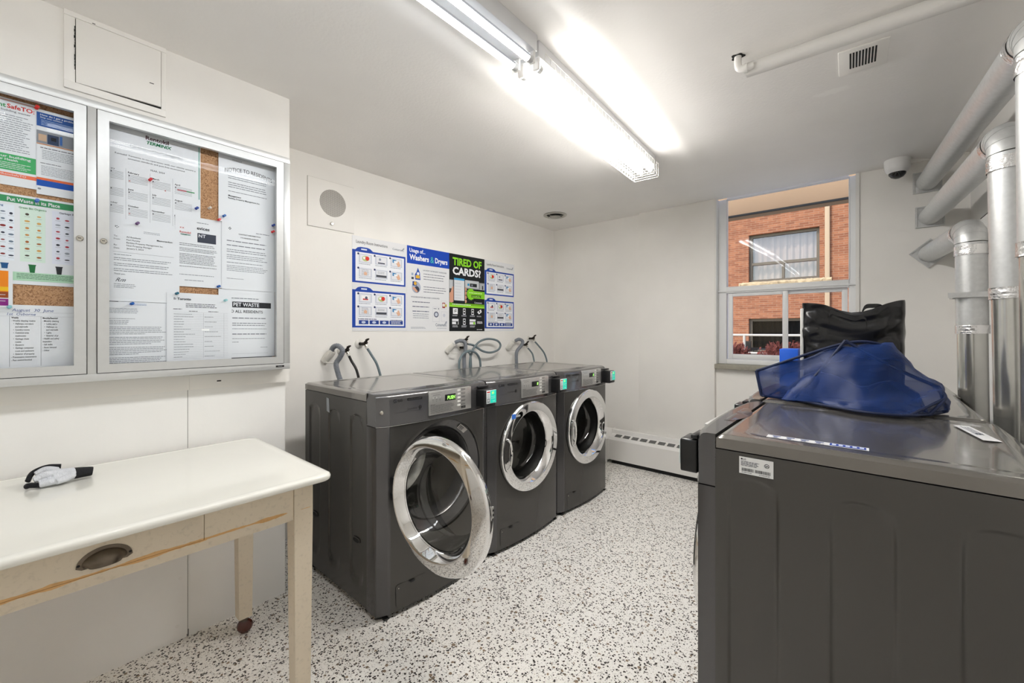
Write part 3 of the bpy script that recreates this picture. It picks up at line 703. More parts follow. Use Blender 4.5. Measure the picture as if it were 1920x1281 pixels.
# toronto form
m, P, d = paper('notice', 'tabulated city form with ruled boxes overlapping the typed letter', 0.358, 1.130, 0.218, 0.283, 3)
P.text('Toronto', 0.033, 0.2545, 0.0125, K, bold=0.03); P.rect(0.022, 0.2545, 0.0245, 0.264, G2); P.rect(0.0265, 0.2545, 0.0285, 0.262, G2)
P.lines(0.06, 0.17, 0.243, 0.224, 3, K, h=0.0024)
P.lines(0.02, 0.05, 0.222, 0.214, 1, K); P.lines(0.07, 0.1, 0.214, 0.207, 1, K); P.lines(0.135, 0.175, 0.214, 0.207, 1, K)
for i in range(27): P.rect(0.02, 0.205 - i * 0.0072, 0.205, 0.2053 - i * 0.0072, G3)
for i in range(18):
    vv = 0.2005 - i * 0.0072 * 1.4; P.lines(0.022, 0.10, vv, vv - 0.005, 1, G2, fill=random.uniform(0.3, 1)); 
    if i % 2: P.lines(0.122, 0.185, vv, vv - 0.005, 1, G2, fill=random.uniform(0.4, 1))
P.rect(0.118, 0.02, 0.1184, 0.205, G3); P.rect(0.19, 0.02, 0.1904, 0.205, G3); P.rect(0.112, 0.132, 0.138, 0.139, ink('ffffff'), 2); done(m, d)
# pet waste
m, P, d = paper('notice', 'PET WASTE notice with white capitals on a black band, bottom right', 0.530, 1.145, 0.220, 0.298, 1)
P.lines(0.045, 0.165, 0.262, 0.254, 1, G2, h=0.003); P.rect(0.05, 0.218, 0.203, 0.243, ink('26282e'))
P.text('PET WASTE', 0.054, 0.2235, 0.0225, paper_m, bold=0.02, width=0.1); P.text('TO ALL RESIDENTS', 0.034, 0.195, 0.0175, K, width=0.135, bold=0.006)
for a_, b_ in ((0.178, 0.166), (0.154, 0.136), (0.128, 0.122), (0.108, 0.096), (0.085, 0.079)): P.lines(0.05, 0.19, a_, b_, max(1, int((a_ - b_) / 0.006)), G2)
P.lines(0.05, 0.075, 0.07, 0.064, 1, G2); P.lines(0.16, 0.19, 0.045, 0.04, 1, G2, fill=1); P.rect(0.05, 0.016, 0.19, 0.0165, G3); P.rect(0.02, -0.004, 0.208, 0.0, K); done(m, d)
# RentSafe leaflet
m, P, d = paper('leaflet', 'white RentSafeTO leaflet with green box in the left door', -0.19, 1.728, 0.213, 0.277, 0, 'leaflet')
P.rect(0, 0.270, 0.213, 0.2715, ORG); P.text('SafeTO:', 0.208, 0.247, 0.019, RED, bold=0.02, align='r', width=0.058); P.text('Rent', 0.148, 0.247, 0.019, GRN, bold=0.02, align='r', width=0.036)
P.text('a building owner', 0.2, 0.236, 0.009, G2, align='r', width=0.07)
P.lines(0.02, 0.205, 0.228, 0.108, 17, G3, para=0)
P.rect(0.0, 0.048, 0.211, 0.100, ink('48ad6a')); P.text('your rights, your building', 0.2, 0.088, 0.0105, paper_m, bold=0.015, align='r', width=0.15); P.text('Your Health', 0.12, 0.078, 0.0105, paper_m, bold=0.015); P.lines(0.02, 0.205, 0.074, 0.052, 4, paper_m, lay=2)
P.rect(0.0, 0.028, 0.213, 0.040, ink('ec7858')); P.text('toronto.ca/RentSafeTO', 0.19, 0.0315, 0.0085, paper_m, align='r', width=0.1); done(m, d)
# blue pamphlet
m, P, d = paper('leaflet', 'leaflet with blue header and row of small photographs beside the green box leaflet', 0.0225, 1.715, 0.12, 0.282, 1, 'leaflet')
P.rect(0, 0.226, 0.12, 0.272, ink('28549a')); P.text('How do I get a problem fixed?', 0.008, 0.262, 0.008, paper_m, bold=0.01, width=0.105); P.text('Step one: contact', 0.008, 0.254, 0.0075, paper_m, width=0.05); P.lines(0.01, 0.12, 0.25, 0.23, 4, ink('a8bede'), lay=2)
P.rect(0, 0.17, 0.12, 0.212, ink('8c8f96')); P.rect(0.004, 0.178, 0.022, 0.20, ink('c7a98f'), 2); P.rect(0.024, 0.172, 0.05, 0.204, ink('31405c'), 2); P.rect(0.032, 0.184, 0.044, 0.196, ink('1b1e26'), 3); P.rect(0.052, 0.176, 0.058, 0.206, ink('3a66a8'), 2); P.rect(0, 0.166, 0.12, 0.169, ink('c47a44'), 2)
P.lines(0.008, 0.12, 0.160, 0.152, 1, K); P.lines(0.012, 0.12, 0.15, 0.118, 6, G3); P.lines(0.008, 0.06, 0.108, 0.102, 1, K); P.lines(0.01, 0.12, 0.098, 0.064, 7, G3)
P.rect(0, 0.048, 0.12, 0.056, ink('dd6b3e')); P.rect(0, 0.028, 0.12, 0.048, ink('1552b0')); P.disc(0.006, 0.018, 0.004, G3, ry=0.003); done(m, d)
# waste poster
m, P, d = paper('waste_poster', 'green-headed Put Waste in its Place sorting poster with bin pictures', -0.33, 1.412, 0.50, 0.29, 0, 'poster')
P.rect(0.0, 0.262, 0.50, 0.283, ink('3c9460')); P.text('Put Waste in its Place', 0.405, 0.2665, 0.0165, paper_m, bold=0.02, align='r', width=0.115)
cols = ((0.20, 0.305, 'Blue Bin Recycling', 'e9eff8', '2c5f9e'), (0.317, 0.372, 'Green Bin Organics', 'd9ece0', '2f7a4c'), (0.387, 0.46, 'Garbage Bin', 'e3e6f3', '23262c'))
for a_, b_, t_, bgc, tc_ in cols:
    P.rect(a_, 0.075, b_, 0.254, ink(bgc)); P.text(t_, (a_ + b_) / 2, 0.247, 0.0085, ink(tc_), bold=0.01, align='c', width=0.06 if a_ < 0.38 else 0.04)
for a_, b_, cs in ((0.275, 0.305, ('3a3f50', '6f7f92', '8a3030')), (0.322, 0.368, ('c98a4a', 'a86638', 'd8a860', '4a4238')), (0.392, 0.43, ('2d3038', '9aa0ab', '3a3d48', 'b23040'))):
    for r in range(7):
        for q in (0, 1):
            u = a_ + (b_ - a_) * (0.22 + 0.56 * q); v = 0.23 - r * 0.0225 - (0.004 if q else 0)
            P.disc(u, v, random.uniform(0.0038, 0.0065), ink(random.choice(cs)), 2, seg=9, ry=random.uniform(0.002, 0.004)); P.rect(u - 0.006, v - 0.0082, u + 0.006, v - 0.0074, G3, 2)
for u, cc in ((0.285, '24588c'), (0.343, '23703f'), (0.403, '2c2e33')):
    P.poly([(u - 0.0075, 0.064), (u + 0.0075, 0.064), (u + 0.0055, 0.040), (u - 0.005, 0.040)], ink(cc), 3); P.rect(u - 0.0085, 0.063, u + 0.0085, 0.0665, ink(cc), 4)
P.rect(0.30, 0.012, 0.50, 0.040, ink('b5dcc0')); P.lines(0.31, 0.45, 0.037, 0.018, 4, ink('2c5a3c'), lay=2); done(m, d)
m, P, d = paper('colour_chart', 'narrow sheet with orange, yellow, brown and purple blocks at left edge', -0.15, 1.335, 0.122, 0.125, 2, 'poster', None)
P.rect(0.0, 0.045, 0.113, 0.117, ink('f08a1e')); P.rect(0.0, 0.053, 0.113, 0.066, ink('f2c020'), 2); P.rect(0.0, 0.031, 0.113, 0.050, ink('9a4a22'), 2); P.rect(0.0, 0.006, 0.113, 0.028, ink('8e2a86')); P.rect(0.095, 0.04, 0.107, 0.0415, paper_m, 4); P.rect(0.095, 0.02, 0.107, 0.0215, paper_m, 4); done(m, d)
# cleaning schedule
m, P, d = paper('notice', 'printed cleaning schedule in three columns below the cork gap, left door', -0.23, 1.125, 0.40, 0.22, 1)
hw = ink('6a78a8')
P.text('August  30  June', 0.20, 0.199, 0.013, hw, shear=0.2, width=0.09); P.text('1st  Osborne', 0.19, 0.186, 0.012, hw, shear=0.2, width=0.06)
P.rect(0.0, 0.196, 0.4, 0.1963, G2); P.rect(0, 0.183, 0.4, 0.1833, G3)
for u in (0.195, 0.262, 0.39): P.rect(u, 0.02, u + 0.0005, 0.183, G2)
colt = [(0.10, ['routine', 'and entrances', 'corridors', 'walls', 'management', 'area', 'whole', '', 'of rooms', '', 'compactor', 'enclosure', 'property', '', '', 'exhibition', 'and wall', 'garage']),
        (0.198, ['Weekly', '\u25a1 Weekly cleaning routine', '   \u2022  Hallways, corridors', '      and stairwells', '   \u2022  Laundry rooms', '   \u2022  Common area', '      washrooms', '   \u2022  Garbage chute', '      rooms', '   \u2022  Elevators', '   \u2022  Garbage compactor', '      room and enclosure', '   \u2022  Exterior of property', '\u25a1 Preventative maintenance', '\u25a1 Pest control booked']),
        (0.265, ['Monthly/Seasonal', '\u25a1 Monthly cleaning', '   \u2022  Lobby and e', '   \u2022  Hallways, co', '      and stairwells', '   \u2022  Lights', '   \u2022  Exterior of pr', '\u25a1 Health and safety', 'inspection', '\u25a1 Salt walks', '\u25a1 Snow removal', '\u25a1 Other'])]
for u, rows in colt:
    for i, st in enumerate(rows):
        if st.strip(): 
            tx_ = st.replace('\u25a1', '-'); gv = text_mesh(tx_, 0.004)[0]; gx = [p_.x for p_ in gv]; ind = 0.004 * ((len(tx_) - len(tx_.lstrip())) // 3)
            P.text(tx_.strip(), u + 0.001 + (0.045 if u == 0.10 else 0) + ind, 0.176 - i * 0.0098, 0.0074, K, bold=0.004 if (i or u == 0.10) else 0.02, width=(max(gx) - min(gx)) * 0.0074 * 0.66)
P.text('reporting activity or emergency clean up', 0.155, 0.011, 0.009, K, bold=0.01, width=0.115); done(m, d)

# push pins
def pin(y, z, colh, label, x=None):
    x = XP + 0.008 if x is None else x
    pm = mat('pin_' + colh, colh, 0.25, coat=0.4)
    o = empty('push_pin', (x, y, z)); tag(o, label, 'push pin', 'push pins in the notice board')
    m = MB(); m.lathe([(0.0005, 0.0165), (0.0048, 0.0165), (0.0052, 0.0145), (0.0034, 0.012), (0.003, 0.006), (0.005, 0.003), (0.0052, 0.001), (0.0005, 0.0)], pm, axis=(1, 0.15, 0.12), seg=16); m.obj('head', o)
    m = MB(); m.tube([(0.002, 0, 0), (-0.010, -0.001, -0.001)], 0.0005, nickel_m, seg=6); m.obj('needle', o)
for a_ in [(0.307, 1.836, 'd5222c', 'red push pin under the certificate year'), (0.27, 1.662, '5c2a6e', 'purple push pin below the October calendar block'), (0.451, 1.759, '1b3f9c', 'dark blue push pin at the certificate right edge'),
           (0.495, 1.77, 'cfc4b8', 'pale clear push pin alone on bare cork'), (0.528, 1.728, 'd62f36', 'red push pin at top of the Devices notice'), (0.546, 1.748, '1f66b8', 'blue push pin at bottom left of the residents notice'),
           (0.526, 1.447, '1c63b6', 'blue push pin at bottom right of the Devices notice'), (0.387, 1.408, '12607a', 'dark teal push pin at top left of the tabulated form'), (0.551, 1.390, '9fd3d8', 'pale aqua push pin at top right of the tabulated form'),
           (0.255, 1.361, '1760b8', 'blue push pin on the black-ruled letter'), (0.738, 1.745, '1b3f9c', 'blue push pin at far right edge of residents notice'), (0.736, 1.715, 'd62f36', 'red push pin at far right above contact sheet'),
           (0.022, 1.995, 'e0302a', 'red push pin where the two leaflets meet at the top'), (0.022, 1.688, '1b5cb4', 'blue push pin in the green poster header'), (-0.036, 1.336, '8cc4cc', 'pale aqua push pin above the cleaning schedule')]:
    pin(*a_)

# ================================================================ POSTERS on laundry wall
PX = XB
BL1, BLK = ink('1c46a8'), ink('16181b')
def instr_poster(y0, w, label, z0=1.26, h=0.655):
    m = MB(); P = wall_sheet(m, PX, y0, z0, w, h, poster_m, 0.0025)
    P.text('Laundry Room Instructions', 0.028 * w / 0.44, h - 0.048, 0.030, ink('3c4048'), width=0.56 * w, bold=0.004)
    P.text('Coinamatic', 0.72 * w, h - 0.055, 0.022, ink('4a5a70'), width=0.22 * w); P.poly([(0.92 * w, h - 0.036), (0.95 * w, h - 0.026), (0.95 * w, h - 0.030), (0.92 * w, h - 0.040)], ink('4a5a70')); P.poly([(0.90 * w, h - 0.046), (0.95 * w, h - 0.034), (0.95 * w, h - 0.038), (0.90 * w, h - 0.050)], ink('4a5a70'))
    for (v0, v1, kind) in ((0.335, 0.565, 0), (0.025, 0.290, 1)):
        P.rect(0, v0, w * 0.975, v1 - 0.004, BL1); P.rect(0.055 * w, v0 + 0.012, w * 0.945, v1 - 0.018, ink('eef1f8'), 2)
        P.poly([(0.05 * w, v1 - 0.005), (0.09 * w, v1 + 0.012), (0.14 * w, v1 + 0.018), (0.26 * w, v1 + 0.018), (0.31 * w, v1 + 0.012), (0.36 * w, v1 - 0.005)], BL1)
        P.rect(0.15 * w, v1 - 0.002, 0.25 * w, v1 + 0.008, ink('dfe6f4'), 2)
        for r in range(2):
            for q in range(3):
                u = (0.11 + 0.285 * q) * w; top = v1 - 0.028 - r * (0.098 if kind == 0 else 0.090); uw = 0.225 * w; hh = 0.062
                P.rect(u, top - hh, u + uw, top, ink('c9cfdd'), 3); P.rect(u + 0.02 * w, top - hh + 0.006, u + uw - 0.02 * w, top - 0.006, ink('e6e8ef'), 4)
                P.disc(u - 0.01 * w, top - 0.002, 0.0075, ink('22305e'), 4, seg=12)
                cx, cy = u + uw / 2, top - hh / 2
                kk = (r * 3 + q) if kind == 0 else (7 if (r, q) == (0, 0) else (0 if (r, q) == (0, 1) else r * 3 + q))
                if kk == 0: P.disc(cx, cy, 0.026, ink('b9c98c'), 5, ry=0.02, seg=14); P.disc(cx + 0.014, cy + 0.002, 0.016, ink('d8382c'), 6, seg=7); P.disc(cx - 0.01, cy + 0.004, 0.009, ink('f4f4f2'), 6)
                elif kk == 1: P.rect(cx - 0.028, cy - 0.022, cx + 0.028, cy - 0.014, ink('2c3350'), 5); P.disc(cx - 0.012, cy + 0.008, 0.009, ink('8f98ac'), 5)
                elif kk in (2, 5): P.poly([(cx - 0.034, cy + 0.024), (cx, cy + 0.02), (cx + 0.004, cy - 0.004), (cx - 0.034, cy + 0.0)], ink('3f86bd'), 5); P.poly([(cx - 0.008, cy + 0.004), (cx + 0.02, cy + 0.014), (cx + 0.036, cy - 0.018), (cx + 0.014, cy - 0.03)], ink('e2b79b'), 6); P.poly([(cx - 0.024, cy + 0.012), (cx + 0.006, cy + 0.016), (cx + 0.01, cy), (cx - 0.018, cy - 0.004)], ink('f2f4f8'), 7)
                elif kk == 3: P.lines(cx - 0.03, cx + 0.028, cy + 0.024, cy - 0.022, 5, ink('8a8e9a'), lay=5, h=0.003); P.disc(cx, cy - 0.006, 0.013, ink('e2b79b'), 6, seg=9)
                elif kk == 4: P.rect(cx - 0.042, cy - 0.022, cx + 0.042, cy - 0.006, ink('4a4e58'), 5); P.lines(cx - 0.03, cx + 0.03, cy + 0.02, cy + 0.002, 2, ink('8a8e9a'), lay=5, h=0.003)
                else: P.rect(cx - 0.03, cy - 0.018, cx + 0.026, cy + 0.016, ink('f6f6f8'), 5); P.rect(cx - 0.02, cy - 0.014, cx + 0.02, cy - 0.004, ink('c23a3a'), 6); P.disc(cx + 0.006, cy + 0.002, 0.01, ink('52546a'), 7)
                P.lines(u, u + uw, top - hh - 0.004, top - hh - 0.012, 1, ink('70758a'), lay=3, h=0.003)
        if kind:
            P.lines(0.1 * w, 0.45 * w, 0.088, 0.080, 1, ink('4a5070'), lay=3, h=0.005, fill=1); P.lines(0.68 * w, 0.92 * w, 0.084, 0.077, 1, ink('4a5070'), lay=3, h=0.004, fill=1)
            for q in range(3):
                u = (0.11 + 0.185 * q) * w; P.rect(u, 0.048, u + 0.165 * w, 0.076, ink('213f8f'), 3); P.disc(u + 0.08 * w, 0.062, 0.016 * w / 0.44, ink('c9d4ea'), 4, ry=0.009, seg=9)
            P.rect(0.66 * w, 0.048, 0.92 * w, 0.076, ink('213f8f'), 3); P.lines(0.69 * w, 0.89 * w, 0.073, 0.052, 3, ink('dfe6f4'), lay=4, h=0.003)
    o = m.obj('instruction_poster', recalc=False); tag(o, label, 'poster', 'laundry posters on the wall'); return o
instr_poster(1.446, 0.440, 'wide blue-framed Laundry Room Instructions poster, at the left end of the row')
instr_poster(2.731, 0.42, 'blue-framed Laundry Room Instructions poster right of the black poster')
m = MB(); w, h_ = 0.4195, 0.655; P = wall_sheet(m, PX, 1.889, 1.26, w, h_, poster_m, 0.0025)
P.rect(0, h_ - 0.135, w, h_, ink('1546b4')); WH = ink('f4f6fa')
P.text('Usage of...', 0.022, h_ - 0.046, 0.042, WH, bold=0.02, width=0.15); P.text('Washers', 0.022, h_ - 0.104, 0.058, WH, bold=0.03, width=0.185); P.text('&', 0.222, h_ - 0.108, 0.072, ink('4cc0b4'), width=0.036, bold=0.0); P.text('Dryers', 0.270, h_ - 0.104, 0.058, WH, bold=0.03, width=0.13)
P.text('LAUNDRY DETERGENT GUIDELINES', 0.15, h_ - 0.180, 0.014, ink('45506a'), width=0.24, bold=0.01)
P.lines(0.155, 0.39, 0.462, 0.40, 3, ink('596074'), h=0.0045); P.lines(0.155, 0.39, 0.36, 0.30, 3, ink('596074'), h=0.0045)
P.poly([(0.075, 0.40), (0.125, 0.40), (0.12, 0.455), (0.10, 0.495), (0.088, 0.46), (0.072, 0.44)], ink('1f4fae'), 2); P.rect(0.08, 0.41, 0.118, 0.435, ink('e8b83a'), 3); P.disc(0.102, 0.448, 0.012, ink('e9eef6'), 3)
P.rect(0.04, 0.40, 0.062, 0.418, ink('3c4452'), 2); P.rect(0.04, 0.43, 0.058, 0.45, ink('9fb0c8'), 2)
P.disc(0.085, 0.34, 0.042, ink('aab2c4'), 2, ry=0.045); P.rect(0.05, 0.352, 0.09, 0.385, ink('24468e'), 3); P.disc(0.075, 0.37, 0.014, ink('e0b040'), 4); P.disc(0.09, 0.325, 0.024, ink('3a3f4e'), 3); P.poly([(0.045, 0.335), (0.07, 0.34), (0.10, 0.31), (0.085, 0.30)], ink('d9a488'), 4)
P.text('WASHER/DRYER MACHINE GUIDELINES', 0.035, h_ - 0.395, 0.014, ink('45506a'), width=0.28, bold=0.01)
for v in (0.232, 0.196, 0.160): P.lines(0.05, 0.22, v, v - 0.010, 1, ink('45506a'), h=0.0055, fill=1)
P.lines(0.055, 0.22, 0.142, 0.096, 3, ink('7a8092'), h=0.004)
P.frame(0.245, 0.075, 0.315, 0.195, 0.0015, ink('b8bdc8')); P.frame(0.333, 0.08, 0.395, 0.16, 0.0015, ink('b8bdc8')); P.frame(0.333, 0.18, 0.395, 0.25, 0.0015, ink('b8bdc8'))
P.disc(0.282, 0.135, 0.024, ink('596074'), 2); P.disc(0.282, 0.135, 0.015, ink('cdd3dd'), 3); P.disc(0.364, 0.13, 0.014, ink('cfd3dc'), 2); P.rect(0.345, 0.19, 0.375, 0.235, ink('9a3b3f'), 2); P.disc(0.36, 0.215, 0.014, ink('e7e2d8'), 3); P.rect(0.372, 0.2, 0.392, 0.222, ink('c7b04a'), 2); P.rect(0.255, 0.18, 0.285, 0.184, ink('596074'), 2); P.disc(0.305, 0.182, 0.005, ink('596074'), 2)
P.text('Coinamatic', 0.275, 0.040, 0.034, ink('3f5470'), width=0.115, bold=0.006); P.poly([(0.375, 0.072), (0.395, 0.082), (0.395, 0.077), (0.375, 0.067)], ink('3f5470')); P.poly([(0.37, 0.060), (0.395, 0.072), (0.395, 0.067), (0.37, 0.055)], ink('3f5470'))
P.lines(0.035, 0.18, 0.034, 0.018, 2, ink('8a90a0'), h=0.003); P.lines(0.29, 0.39, 0.026, 0.02, 1, ink('8a90a0'), h=0.003)
o = m.obj('usage_poster', recalc=False); tag(o, 'white poster with blue header reading Usage of Washers and Dryers', 'poster', 'laundry posters on the wall')
m = MB(); w = 0.418; P = wall_sheet(m, PX, 2.311, 1.26, w, h_, BLK, 0.0025); LM = ink('8fd92a')
P.text('TIRED OF', 0.035, h_ - 0.092, 0.088, LM, bold=0.035, width=0.345); P.text('CARDS?', 0.035, h_ - 0.172, 0.088, WH, bold=0.035, width=0.335)
P.rect(0.0, 0.36, w, 0.435, ink('8d9094')); P.rect(0.0, 0.34, w, 0.37, ink('4a4c50')); P.rect(0.17, 0.38, 0.345, 0.445, ink('c9ccd0'), 2); P.rect(0.235, 0.39, 0.32, 0.42, ink('23262a'), 3); P.rect(0.205, 0.397, 0.228, 0.417, ink('2f8fc0'), 3); P.rect(0.25, 0.396, 0.27, 0.412, ink('7d848c'), 4); P.rect(0.36, 0.37, 0.418, 0.43, ink('b4b7bb'), 2); P.rect(0.385, 0.375, 0.40, 0.41, ink('33363a'), 3); P.rect(0.0, 0.36, 0.035, 0.43, ink('c2c5c9'), 2)
P.poly([(0.0, 0.245), (0.02, 0.24), (0.05, 0.25), (0.05, 0.38), (0.03, 0.375), (0.012, 0.33), (0.0, 0.32)], ink('d79f84'), 4)
for k in range(4): P.disc(0.182, 0.365 - k * 0.035, 0.014, ink('d79f84'), 4, ry=0.016)
P.rect(0.043, 0.235, 0.176, 0.475, ink('1c2128'), 5); P.rect(0.050, 0.262, 0.168, 0.452, ink('dfe3e8'), 6); P.rect(0.050, 0.435, 0.168, 0.452, ink('3f9fd6'), 7); P.lines(0.06, 0.15, 0.42, 0.27, 6, ink('b4bac4'), lay=7, h=0.003, fill=0.8)
sp = [(0.245 + (0.052 if i % 2 else 0.042) * math.cos(2 * PI * i / 32), 0.325 + (0.056 if i % 2 else 0.045) * math.sin(2 * PI * i / 32)) for i in range(32)]
P.poly(sp, ink('86d026'), 5); P.rect(0.245, 0.29, w, 0.355, ink('86d026'), 6); P.lines(0.225, 0.39, 0.345, 0.33, 1, ink('d6f2a6'), lay=7, h=0.007, fill=1); P.rect(0.25, 0.298, 0.37, 0.320, ink('3f6a1c'), 7); P.text('CoinaMobile', 0.256, 0.302, 0.016, ink('b9ec70'), lay=8, bold=0.02, width=0.10)
P.text('Coinamatic', 0.29, 0.246, 0.022, WH, width=0.095)
P.rect(0.0, 0.218, w, 0.240, ink('79bd1e'), 1); P.rect(0.0, 0.205, w, 0.222, ink('9be03a'), 2); P.lines(0.03, 0.28, 0.232, 0.224, 1, WH, lay=3, h=0.005, fill=1)
for i, u in enumerate((0.065, 0.168, 0.268, 0.352)):
    if i == 0: P.rect(u - 0.027, 0.145, u + 0.027, 0.195, WH, 2); P.poly([(u - 0.014, 0.178), (u + 0.014, 0.186), (u + 0.014, 0.180), (u - 0.014, 0.172)], BLK, 3); P.poly([(u - 0.014, 0.166), (u + 0.014, 0.174), (u + 0.014, 0.168), (u - 0.014, 0.160)], BLK, 3)
    elif i < 3: P.rect(u - 0.015, 0.143, u + 0.015, 0.196, WH, 2); P.rect(u - 0.011, 0.151, u + 0.011, 0.189, BLK, 3); P.disc(u, 0.17, 0.007, WH, 4)
    else: P.poly([(u - 0.028, 0.17), (u + 0.02, 0.196), (u + 0.03, 0.172), (u - 0.005, 0.15)], WH, 2); P.disc(u + 0.002, 0.174, 0.008, BLK, 3)
    P.lines(u - 0.032, u + 0.032, 0.138, 0.126, 2, ink('c8cad0'), lay=2, h=0.003)
for i, u in enumerate((0.065, 0.168, 0.268)):
    if i == 1: P.rect(u - 0.015, 0.055, u + 0.015, 0.108, WH, 2); P.rect(u - 0.011, 0.063, u + 0.011, 0.101, BLK, 3); P.disc(u, 0.082, 0.007, WH, 4)
    else: P.rect(u - 0.036, 0.058, u + 0.036, 0.104, WH, 2); P.rect(u - 0.036, 0.080, u + 0.036, 0.085, BLK, 3); P.disc(u + 0.018, 0.07, 0.012, LM if i == 2 else BLK, 4)
    P.lines(u - 0.032, u + 0.032, 0.05, 0.032, 3, ink('c8cad0'), lay=2, h=0.003)
P.lines(0.325, 0.395, 0.088, 0.066, 3, WH, lay=2, h=0.004); P.lines(0.32, 0.40, 0.018, 0.01, 1, WH, lay=2, h=0.004, fill=1)
o = m.obj('cards_poster', recalc=False); tag(o, 'black poster reading TIRED OF CARDS? in green and white', 'poster', 'laundry posters on the wall')

# ================================================================ WASHING MACHINES AND DRYERS
HWD = 0.3415
def fx(y):                                    # curved front face
    a_ = abs(y)
    if a_ <= 0.285: return 0.098 + 0.022 * (1 - (a_ / 0.285) ** 2)
    if a_ <= 0.295: return 0.098
    return 0.098 - (a_ - 0.295) / (HWD - 0.295) * 0.026
def outline(n=20, inset=0.0):
    ys = [-HWD, -0.293] + [-0.285 + 0.57 * i / n for i in range(n + 1)] + [0.293, HWD]
    return [(fx(y) - inset, max(-HWD + inset, min(HWD - inset, y))) for y in ys]
def sdf_rr(x, y, cx, cy, hx, hy, r):
    qx = abs(x - cx) - hx + r; qy = abs(y - cy) - hy + r
    return math.hypot(max(qx, 0), max(qy, 0)) + min(max(qx, qy), 0) - r
def sstep(a_, b_, t):
    t = max(0, min(1, (t - a_) / (b_ - a_))); return t * t * (3 - 2 * t)

def make_cabinet_mesh(depth):
    m = MB(); D = depth
    # sides with pressed panels
    pan = [(-0.088, 0.056), (-0.302, 0.056), (-0.512, 0.058)] if D > 0.6 else []
    xs = sorted(set([-D + D * i / 64 for i in range(65)] + [p[0] + s_ * p[1] + d_ for p in pan for s_ in (-1, 1) for d_ in (-0.006, -0.003, 0, 0.003, 0.006)]))
    zs = sorted(set([0.03 + 0.915 * i / 46 for i in range(47)] + [0.875 + d_ for d_ in (-0.006, -0.003, 0, 0.003, 0.006)]))
    for sgn in (-1, 1):
        rows = []
        for x in xs:
            row = []
            for z in zs:
                dep = 0
                for (pc, hw_) in pan:
                    sd = sdf_rr(x, z, pc, 0.50, hw_, 0.378, 0.05)
                    dep += 0.0055 * (1 - sstep(-0.006, 0.003, sd))
                row.append((x, sgn * (HWD - dep), z))
            rows.append(row)
        m.grid(rows, body_m, flip=(sgn > 0))
        for x in (-0.095, -0.515):            # oval hand holes
            pts = []
            m.prism([(x + 0.03 * max(-1, min(1, 1.25 * math.cos(t))), 0.305 + 0.013 * math.sin(t)) for t in [2 * PI * i / 24 for i in range(24)]], sgn * (HWD - 0.006), sgn * (HWD - 0.0015), body_m, axis='y')
            m.prism([(x + 0.025 * max(-1, min(1, 1.2 * math.cos(t))), 0.303 + 0.009 * math.sin(t)) for t in [2 * PI * i / 24 for i in range(24)]], sgn * (HWD - 0.004), sgn * (HWD - 0.0006), dark_m, axis='y')
    m.face([(-D, -HWD, 0.03), (-D, HWD, 0.03), (-D, HWD, 0.945), (-D, -HWD, 0.945)], body_m)
    m.face([(-D, -HWD, 0.03), (0, -HWD, 0.03), (0, HWD, 0.03), (-D, HWD, 0.03)], dark_m)
    m.face([(-D, -HWD, 0.945), (0, -HWD, 0.945), (0, HWD, 0.945), (-D, HWD, 0.945)], dark_m)
    return m
def make_lid(D):
    m = MB(); hw_ = HWD + 0.0001; nx, ny = 60, 60
    rows = []
    x0, x1 = -D - 0.002, -0.002
    xs = [x0 + (x1 - x0) * i / nx for i in range(nx + 1)]; ys = [-hw_ + 2 * hw_ * j / ny for j in range(ny + 1)]
    ins = 0.006
    def zt(x, y):
        d1 = sdf_rr(x, y, -D / 2 - 0.012, 0, D / 2 - 0.052, 0.285, 0.03)
        dep = 0.0026 * sstep(0.0, 0.012, -d1)
        return 0.983 - dep
    g = [[(x, y, zt(x, y)) for y in ys[1:-1]] for x in xs[1:-1]]
    # rolled border
    full = []
    for i, x in enumerate(xs):
        row = []
        for j, y in enumerate(ys):
            z = zt(x, y)
            e = min(x - x0, x1 - x, y + hw_, hw_ - y)
            if i in (0, nx) or j in (0, ny): z = 0.975
            row.append((x, y, z))
        full.append(row)
    m.grid(full, lid_m)
    b = 0.948
    ring = [full[i][0] for i in range(nx + 1)] + [full[nx][j] for j in range(1, ny + 1)] + [full[i][ny] for i in range(nx - 1, -1, -1)] + [full[0][j] for j in range(ny - 1, 0, -1)]
    m.grid([ring, [(x, y, b) for x, y, z in ring]], lid_m, closed_v=True)
    return m
